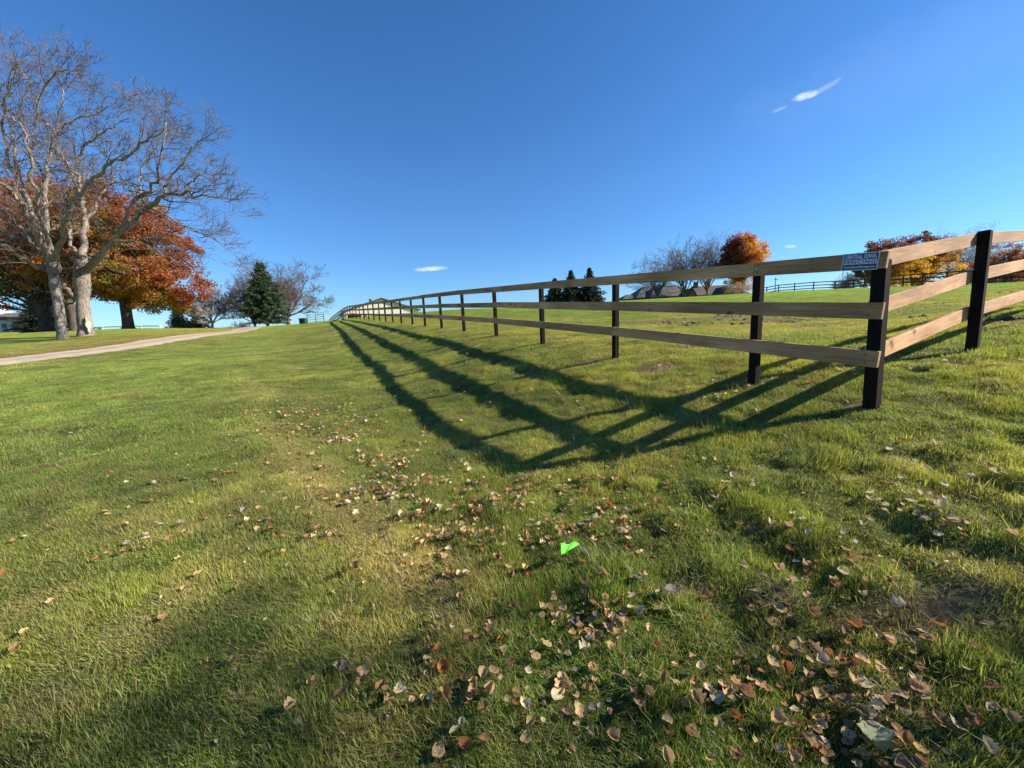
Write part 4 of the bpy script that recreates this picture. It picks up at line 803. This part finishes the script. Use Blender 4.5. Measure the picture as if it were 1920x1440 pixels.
def clods():
    V = []; Fc = []; n = 0; r_ = np.random.default_rng(5)
    for px, py, w, cnt in [(1370,592,.30,14),(1345,602,.45,22),(1300,609,.4,20),(1265,609,.35,20),(1240,608,.3,14),(1395,593,.5,14),(1465,604,.5,26),(1475,596,.5,14),(1710,598,.3,12),(1905,600,.25,14),(1890,548,.8,20),(1225,600,.6,14)]:
        c = hitground(px, py)
        if c is None: continue
        for i in range(cnt):
            x = c[0]+r_.normal()*w*1.4; y = c[1]+r_.normal()*w; s = .03+.07*r_.random()**2; z = gz(x, y)
            th = np.linspace(0, 2*pi, 7)[:-1]; ring = []
            for zz, rr in ((-.3, 1), (.35, .85), (.8, .4)):
                for t in th: ring.append((x+cos(t)*s*rr*(1+.35*r_.normal()), y+sin(t)*s*rr*(1+.35*r_.normal()), z+zz*s*.65*(1+.2*r_.normal())))
            ring.append((x, y, z+s*.85)); V += ring
            for k in range(2):
                for j in range(6): Fc += [(n+k*6+j, n+k*6+(j+1) % 6, n+k*6+6+(j+1) % 6), (n+k*6+j, n+k*6+6+(j+1) % 6, n+k*6+6+j)]
            for j in range(6): Fc.append((n+12+j, n+12+(j+1) % 6, n+18))
            n += 19
    o = link('soil_clods', npmesh('soil_clods', V, Fc, 3, True), M['clod']); tag(o, 'dark turned soil clods scattered over the bare patches of the paddock', 'soil', kind='stuff')
clods()
# ---------------------------------------------------------------- fallen leaves
def leaf_geo(kind, r_, curl, fold, size):
    """one dry leaf: pointed oval or lobed outline, midrib fold, curled edges and tip"""
    nu, nv = 10, 6; V = np.zeros((nu+1, nv+1, 3))
    for i in range(nu+1):
        t = i/nu
        w = {'oval': sin(pi*t**.85)**.8*.36, 'lobed': (sin(pi*t**.8)**.7)*.42*(1+.26*cos(t*17)), 'wide': sin(pi*t**.7)**.6*.43*(1+.10*cos(t*25)), 'narrow': sin(pi*t**.9)**.9*.22}[kind]*(1+.055*float(r_.normal()))+.004
        for j in range(nv+1):
            u = j/nv*2-1; x = (t-.5); y = u*w; z = abs(u)*w*fold+curl*(u*u)*w*1.4+curl*.9*(t-.45)**2*1.6+.025*sin(t*11+u*4)
            V[i, j] = (x, y, z*.72)
    ang = r_.normal()*.5; V[..., 2] += V[..., 1]*sin(ang)*.3*V[..., 0]*4
    wp = r_.random(4)*6; V[..., 2] += .05*np.sin(V[..., 0]*13+wp[0])*np.sin(V[..., 1]*17+wp[1])+.03*np.sin(V[..., 0]*27+wp[2])*np.cos(V[..., 1]*31+wp[3]); V *= size; I = np.arange((nu+1)*(nv+1)).reshape(nu+1, nv+1)
    q = np.stack([I[:-1, :-1], I[:-1, 1:], I[1:, 1:], I[1:, :-1]], -1).reshape(-1, 4)
    s = size*.5; st = np.array([(-s, -.0012, 0), (-s, .0012, 0), (-s*1.75, .0012+s*.12, s*.12), (-s*1.75, -.0012+s*.12, s*.12)]); n0 = (nu+1)*(nv+1)
    return np.concatenate([V.reshape(-1, 3), st]), np.concatenate([q, [[n0, n0+1, n0+2, n0+3]]]), nu, nv
LC = {'tan': (.52, .355, .175), 'brown': (.33, .195, .09), 'pale': (.60, .50, .31), 'rusty': (.38, .165, .055), 'grey': (.26, .22, .19), 'pale green': (.44, .48, .27)}
variants = []; NSH = 7
rl = np.random.default_rng(77)
for ck, w in (('tan', 6), ('brown', 3), ('pale', 2.5), ('rusty', 1.3), ('grey', .5)):
    for kn, curl, fold, desc in (('oval', .5, .35, 'cupped'), ('wide', .15, .12, 'flat'), ('lobed', .9, .6, 'crumpled'), ('oval', 1.3, 1.1, 'folded'), ('wide', 1.0, .5, 'curled'), ('lobed', .3, .2, 'ragged'), ('narrow', .9, .8, 'rolled')):
        V, q, nu, nv = leaf_geo(kn, rl, curl, fold, 1.0); c = np.array(LC[ck])+np.zeros((len(V), 3)); u = np.tile(np.abs(np.linspace(-1, 1, nv+1)), nu+1)
        c[:len(u)] *= (1.08-.22*(u < .1))[:, None]; c[:len(u)] *= (.85+.35*rl.random(len(u)))[:, None]
        me = npmesh('fallen_leaf', V, q, 4, True, c); me.materials.append(M['dead']); variants.append((ck, desc, w*{'flat': 2.2, 'ragged': 2.2, 'cupped': .7, 'folded': .7}.get(desc, 1), me, V, q, c))
def leaf_points():
    r_ = np.random.default_rng(123); out = []
    def keep(x, y, sc, lo, hi, seed):
        n = fbm(x, y, 2, sc, seed); return r_.random(len(x)) < .12+.88*ss(lo, hi, n)
    S = np.array(SWALE); d = np.r_[0, np.cumsum(np.hypot(*np.diff(S, axis=0).T))]
    # along the swale: dense core and a looser halo, thicker towards the viewer
    for cnt, sp0 in ((2300, .15), (1150, .36), (800, .85)):
        u = r_.random(cnt)**1.0*d[-1]; x = np.interp(u, d, S[:, 0]); y = np.interp(u, d, S[:, 1]); sp = sp0*(1+.08*y); x = x+r_.normal(size=cnt)*sp; y = y+r_.normal(size=cnt)*sp*.9
        k = keep(x, y, 3.2, .42, .62, 92) & (r_.random(cnt) < np.clip(.35+.65*ss(d[-1]*.12, d[-1]*.45, u), 0, 1)*(1-.80*ss(d[-1]*.76, d[-1]*.88, u))); out.append(np.stack([x, y, np.full(cnt, 2 if sp0 < .2 else 1)], 1)[k])
    for px, py, sx, sy, cnt in ((620,800,.5,.45,130),(560,770,.5,.5,90),(1700,1050,.7,.3,80),(1500,1200,.5,.25,50),(200,1100,.5,.3,30),(960,925,.42,.16,190),(1060,985,.35,.14,120),(860,975,.25,.12,110),(1180,1260,.35,.22,40),(950,1200,.35,.22,50),(1000,1350,.35,.15,34),(760,1280,.3,.2,24),(1480,1300,.35,.12,40),(1260,1390,.45,.18,90),(1500,1400,.45,.16,60),(1150,1180,.5,.3,60),(1350,1280,.5,.25,60),(1180,1150,.22,.10,60),(1300,950,.6,.3,60),(1600,980,.55,.2,90),(1750,990,.5,.2,60),(640,800,.35,.3,90),(1700,1330,.2,.12,40),(330,1000,.3,.12,24),(600,1010,.15,.08,22),(450,860,.7,.5,40),(1500,1400,.3,.1,60)):
        c = hitground(px, py); x = c[0]+r_.normal(size=cnt)*sx; y = c[1]+r_.normal(size=cnt)*sy; k = keep(x, y, 4.0, .35, .6, 94); out.append(np.stack([x, y, np.full(cnt, 1.5)], 1)[k])
    # thin scatter: slope at right, lawn at left, paddock
    for x0, x1, y0, y1, cnt in ((.6, 4.5, 1.0, 5.0, 330), (2, 8, 3, 9, 260), (-3.5, .5, .8, 4.5, 170), (-8, -1, 3.5, 10, 110), (-4, 8, 5, 14, 520), (-10, 8, 10, 22, 420)):
        x = r_.uniform(x0, x1, cnt); y = r_.uniform(y0, y1, cnt); k = keep(x, y, 1.6, .38, .66, 95); out.append(np.stack([x, y, np.zeros(cnt)], 1)[k])
    return np.concatenate(out)
def leaf_mat(name, sc):
    m = foliage_mat(name, .3, (1.2, .95, .7), .04, .85); nt = m.node_tree; tc = N(nt, 'ShaderNodeTexCoord'); v = [n for n in nt.nodes if n.type == 'ATTRIBUTE'][0]
    n1 = noise(nt, tc.outputs['Object'], sc, 5, .7); c = mix(nt, v.outputs['Color'], ramp(nt, n1, [(.34, (.55, .50, .45)), (.5, (.95, .93, .9)), (.68, (1.2, 1.18, 1.15))]), .8, 'MULTIPLY')
    for n in nt.nodes:
        if n.type == 'BSDF_PRINCIPLED': nt.links.new(c, n.inputs['Base Color'])
        if n.type == 'BSDF_TRANSLUCENT': nt.links.new(c, n.inputs['Color'])
    return m
LM1 = leaf_mat('dry_leaf', 7); LM2 = leaf_mat('dry_leaf_litter', 130)
for v_ in variants: v_[3].materials[0] = LM1
def place_leaves():
    r_ = np.random.default_rng(321); PP = leaf_points(); P = PP[:, :2]; CL = PP[:, 2]
    W_ = np.array([v[2] for v in variants], float); W_ /= W_.sum()
    Z = ground(P[:, 0], P[:, 1]); D = np.sqrt(P[:, 0]**2+P[:, 1]**2+(EYE-Z)**2)
    q = np.stack([P[:, 0], P[:, 1], Z-EYE], 1); zc = q@Fw; u = 960+FPX*(q@Rt)/zc; v = 720-FPX*(q@Up)/zc; vis = (zc > .2) & (u > -15) & (u < 1935) & (v < 1452) & (P[:, 1] > .3)
    P, Z, D, CL = P[vis], Z[vis], D[vis], CL[vis]; o_ = np.argsort(D); P, Z, D, CL = P[o_], Z[o_], D[o_], CL[o_]
    flagp = hitground(1070, 1040)
    def region(x, y):
        if math.hypot(x-flagp[0], y-flagp[1]) < .45: return 'beside the lime marker flag'
        ds = float(seg_dist(np.array([x]), np.array([y]), SWALE)[0][0])
        if y < 1.35 and x > .2: return 'in the drift at bottom right'
        if y < 1.35: return 'in the sparse grass at bottom left'
        if ds < .45: return 'in the shallow swale between flag and rail shadows' if y > 2.4 else 'in the swale below the flag'
        if x < float(np.interp(y, [1, 4, 10], [.2, -1.2, -4.5])): return 'on the open lawn left of the swale'
        return 'on the slope below the corner post'
    GH = grass_height(P[:, 0], P[:, 1]); V_, F2, C_ = [], [], []; n0 = 0; cnt = 0
    for i in range(len(P)):
        ck, desc, w, me, V, q, c = variants[r_.choice(len(variants), p=W_)]
        if P[i, 0] > 1.4 and P[i, 1] > 1.9 and r_.random() < .5: ck, desc, w, me, V, q, c = variants[2*NSH+r_.integers(NSH)]
        s = .020+.036*r_.random()**1.4
        tilt = (.16, .24, .36)[int(CL[i])]
        rx, ry = r_.normal()*tilt, r_.normal()*tilt; rz = r_.random()*2*pi; z = Z[i]+(.012+.014*r_.random())*GH[i]+.006+(.02*r_.random() if CL[i] > 1 else 0)
        if i < 300:
            o = bpy.data.objects.new('fallen_leaf', me); COL.objects.link(o); o.location = (P[i, 0], P[i, 1], z); o.rotation_euler = (rx, ry, rz); o.scale = (s, s, s)
            tag(o, '%s %s dry leaf lying %s' % (ck, desc, region(*P[i])), 'leaf', 'fallen leaves in the near grass')
        else:
            m = np.array((Matrix.Rotation(rz, 3, 'Z') @ Matrix.Rotation(ry, 3, 'Y') @ Matrix.Rotation(rx, 3, 'X'))); V_.append((V*s)@m.T+[P[i, 0], P[i, 1], z]); F2.append(q+n0); C_.append(c*(.85+.3*r_.random())); n0 += len(V); cnt += 1
    o = link('leaf_litter', npmesh('leaf_litter', np.concatenate(V_), np.concatenate(F2), 4, True, np.concatenate(C_)), LM2); tag(o, 'farther fallen leaves scattered down the swale and over the lawn', 'leaves', kind='stuff'); print('leaves', len(P), 'litter', cnt)
    # the two leaves that stand out
    for px, py, ck, s, lb in ((1640,1398,'pale green',.10,'pale green fallen leaf near the bottom right of the drift'), (1262,1123,'grey',.09,'large grey leaf lying cupped in dark grass right of the flag')):
        Q = hitground(px, py); V, q, nu, nv = leaf_geo('wide', rl, .15, .12, 1.0); c = np.array(LC[ck])+np.zeros((len(V), 3)); c *= (.85+.3*rl.random(len(V)))[:, None]
        o = link('fallen_leaf', npmesh('fallen_leaf', V, q, 4, True, c), LM1, None, (Q[0], Q[1], Q[2]+.055), (-.15, .2, 1.2)); o.scale = (s, s, s); tag(o, lb, 'leaf', 'fallen leaves in the near grass')
place_leaves()
# ---------------------------------------------------------------- light and sky
SUN_AZ, SUN_EL = 1.0, 28.4      # azimuth from +X towards +Y
sd = Vector((cos(radians(SUN_EL))*cos(radians(SUN_AZ)), cos(radians(SUN_EL))*sin(radians(SUN_AZ)), sin(radians(SUN_EL))))
L = bpy.data.lights.new('sun', 'SUN'); L.energy = 5.0; L.angle = radians(.53); L.color = (1, .93, .82); lo = bpy.data.objects.new('sun', L); COL.objects.link(lo); lo.rotation_euler = sd.to_track_quat('Z', 'Y').to_euler()
W = bpy.data.worlds.new('World'); SC.world = W; W.use_nodes = True; nt = W.node_tree; nt.nodes.clear(); wo = N(nt, 'ShaderNodeOutputWorld'); bg = N(nt, 'ShaderNodeBackground'); bg.inputs[1].default_value = .072
sk = N(nt, 'ShaderNodeTexSky'); sk.sky_type = 'NISHITA'; sk.sun_disc = False; sk.sun_elevation = radians(SUN_EL); sk.sun_rotation = radians(90-SUN_AZ); sk.altitude = 300; sk.air_density = 1.0; sk.dust_density = .1; sk.ozone_density = 1.6
hs_ = N(nt, 'ShaderNodeHueSaturation'); hs_.inputs['Saturation'].default_value = 1.12; nt.links.new(mix(nt, sk.outputs[0], (.76, .95, 1.22), 1.0, 'MULTIPLY'), hs_.inputs['Color'])
# small clouds: soft patches at fixed sky directions
tc = N(nt, 'ShaderNodeTexCoord'); gen = tc.outputs['Generated']
def vm(op, a, b=None):
    n = N(nt, 'ShaderNodeVectorMath', operation=op); nt.links.new(a, n.inputs[0])
    if b is not None:
        if isinstance(b, tuple): n.inputs[1].default_value = b
        else: nt.links.new(b, n.inputs[1])
    return n
def mt(op, a, b=None, clamp=False):
    n = N(nt, 'ShaderNodeMath', operation=op); n.use_clamp = clamp
    for i, v in enumerate((a, b)):
        if v is None: continue
        if isinstance(v, (int, float)): n.inputs[i].default_value = v
        else: nt.links.new(v, n.inputs[i])
    return n.outputs[0]
sx_ = N(nt, 'ShaderNodeSeparateXYZ'); nt.links.new(gen, sx_.inputs[0])
col = mix(nt, hs_.outputs[0], ramp(nt, sx_.outputs[2], [(.0, (.60, .74, .86)), (.10, (.72, .84, .94)), (.30, (.92, .95, .98)), (.55, (.92, .96, .98)), (.9, (.80, .88, .95))]), 1.0, 'MULTIPLY')
def cloud(px, py, a_px, b_px, ang, strength, nscale, lo=.35, hi=.75):
    global col
    c = unit(at(px, py, 1)-[0, 0, EYE]); e = unit(at(px+cos(ang)*5, py-sin(ang)*5, 1)-[0, 0, EYE])-c; e = unit(e-c*(e@c)); f = np.cross(c, e)
    s = 1/(740*(1+((px-960)/740)**2+((py-720)/740)**2)**.5)
    u = vm('DOT_PRODUCT', gen, tuple(e)).outputs['Value']; v = vm('DOT_PRODUCT', gen, tuple(f)).outputs['Value']; w = vm('DOT_PRODUCT', gen, tuple(c)).outputs['Value']
    nz = noise(nt, mapping(nt, gen, (nscale,)*3), 1, 5, .62); nb = mt('MULTIPLY', mt('SUBTRACT', nz, .5), 1.6)
    r2 = mt('ADD', mt('POWER', mt('ABSOLUTE', mt('DIVIDE', u, a_px*s)), 2), mt('POWER', mt('ABSOLUTE', mt('DIVIDE', v, b_px*s)), 2))
    m = mt('SUBTRACT', mt('SUBTRACT', 1.0, r2), mt('MULTIPLY', nb, -1.0)); mr = N(nt, 'ShaderNodeMapRange'); mr.interpolation_type = 'SMOOTHSTEP'; nt.links.new(m, mr.inputs[0]); mr.inputs[1].default_value = 0; mr.inputs[2].default_value = 1.2; mr.inputs[3].default_value = 0; mr.inputs[4].default_value = strength
    fac = mt('MULTIPLY', mr.outputs[0], mt('GREATER_THAN', w, 0)); col = mix(nt, col, (9.0, 9.4, 10.2), fac)
cloud(1508, 180, 22, 8, radians(14), .5, 60); cloud(1548, 164, 30, 6, radians(30), .14, 60); cloud(1462, 205, 16, 4, radians(20), .16, 60)
cloud(808, 504, 33, 5, radians(4), .5, 40); cloud(1482, 462, 14, 4, radians(0), .3, 60); cloud(1700, 120, 330, 90, radians(20), .03, 9)
nt.links.new(col, bg.inputs[0]); nt.links.new(bg.outputs[0], wo.inputs[0])
SC.view_settings.view_transform = 'Standard'; SC.view_settings.look = 'None'; SC.view_settings.exposure = 1.08; SC.view_settings.gamma = 1
SC.cycles.max_bounces = 6; SC.cycles.transparent_max_bounces = 4; SC.cycles.diffuse_bounces = 3; SC.cycles.use_denoising = True
SC.cycles.use_adaptive_sampling = True; SC.cycles.adaptive_threshold = .02
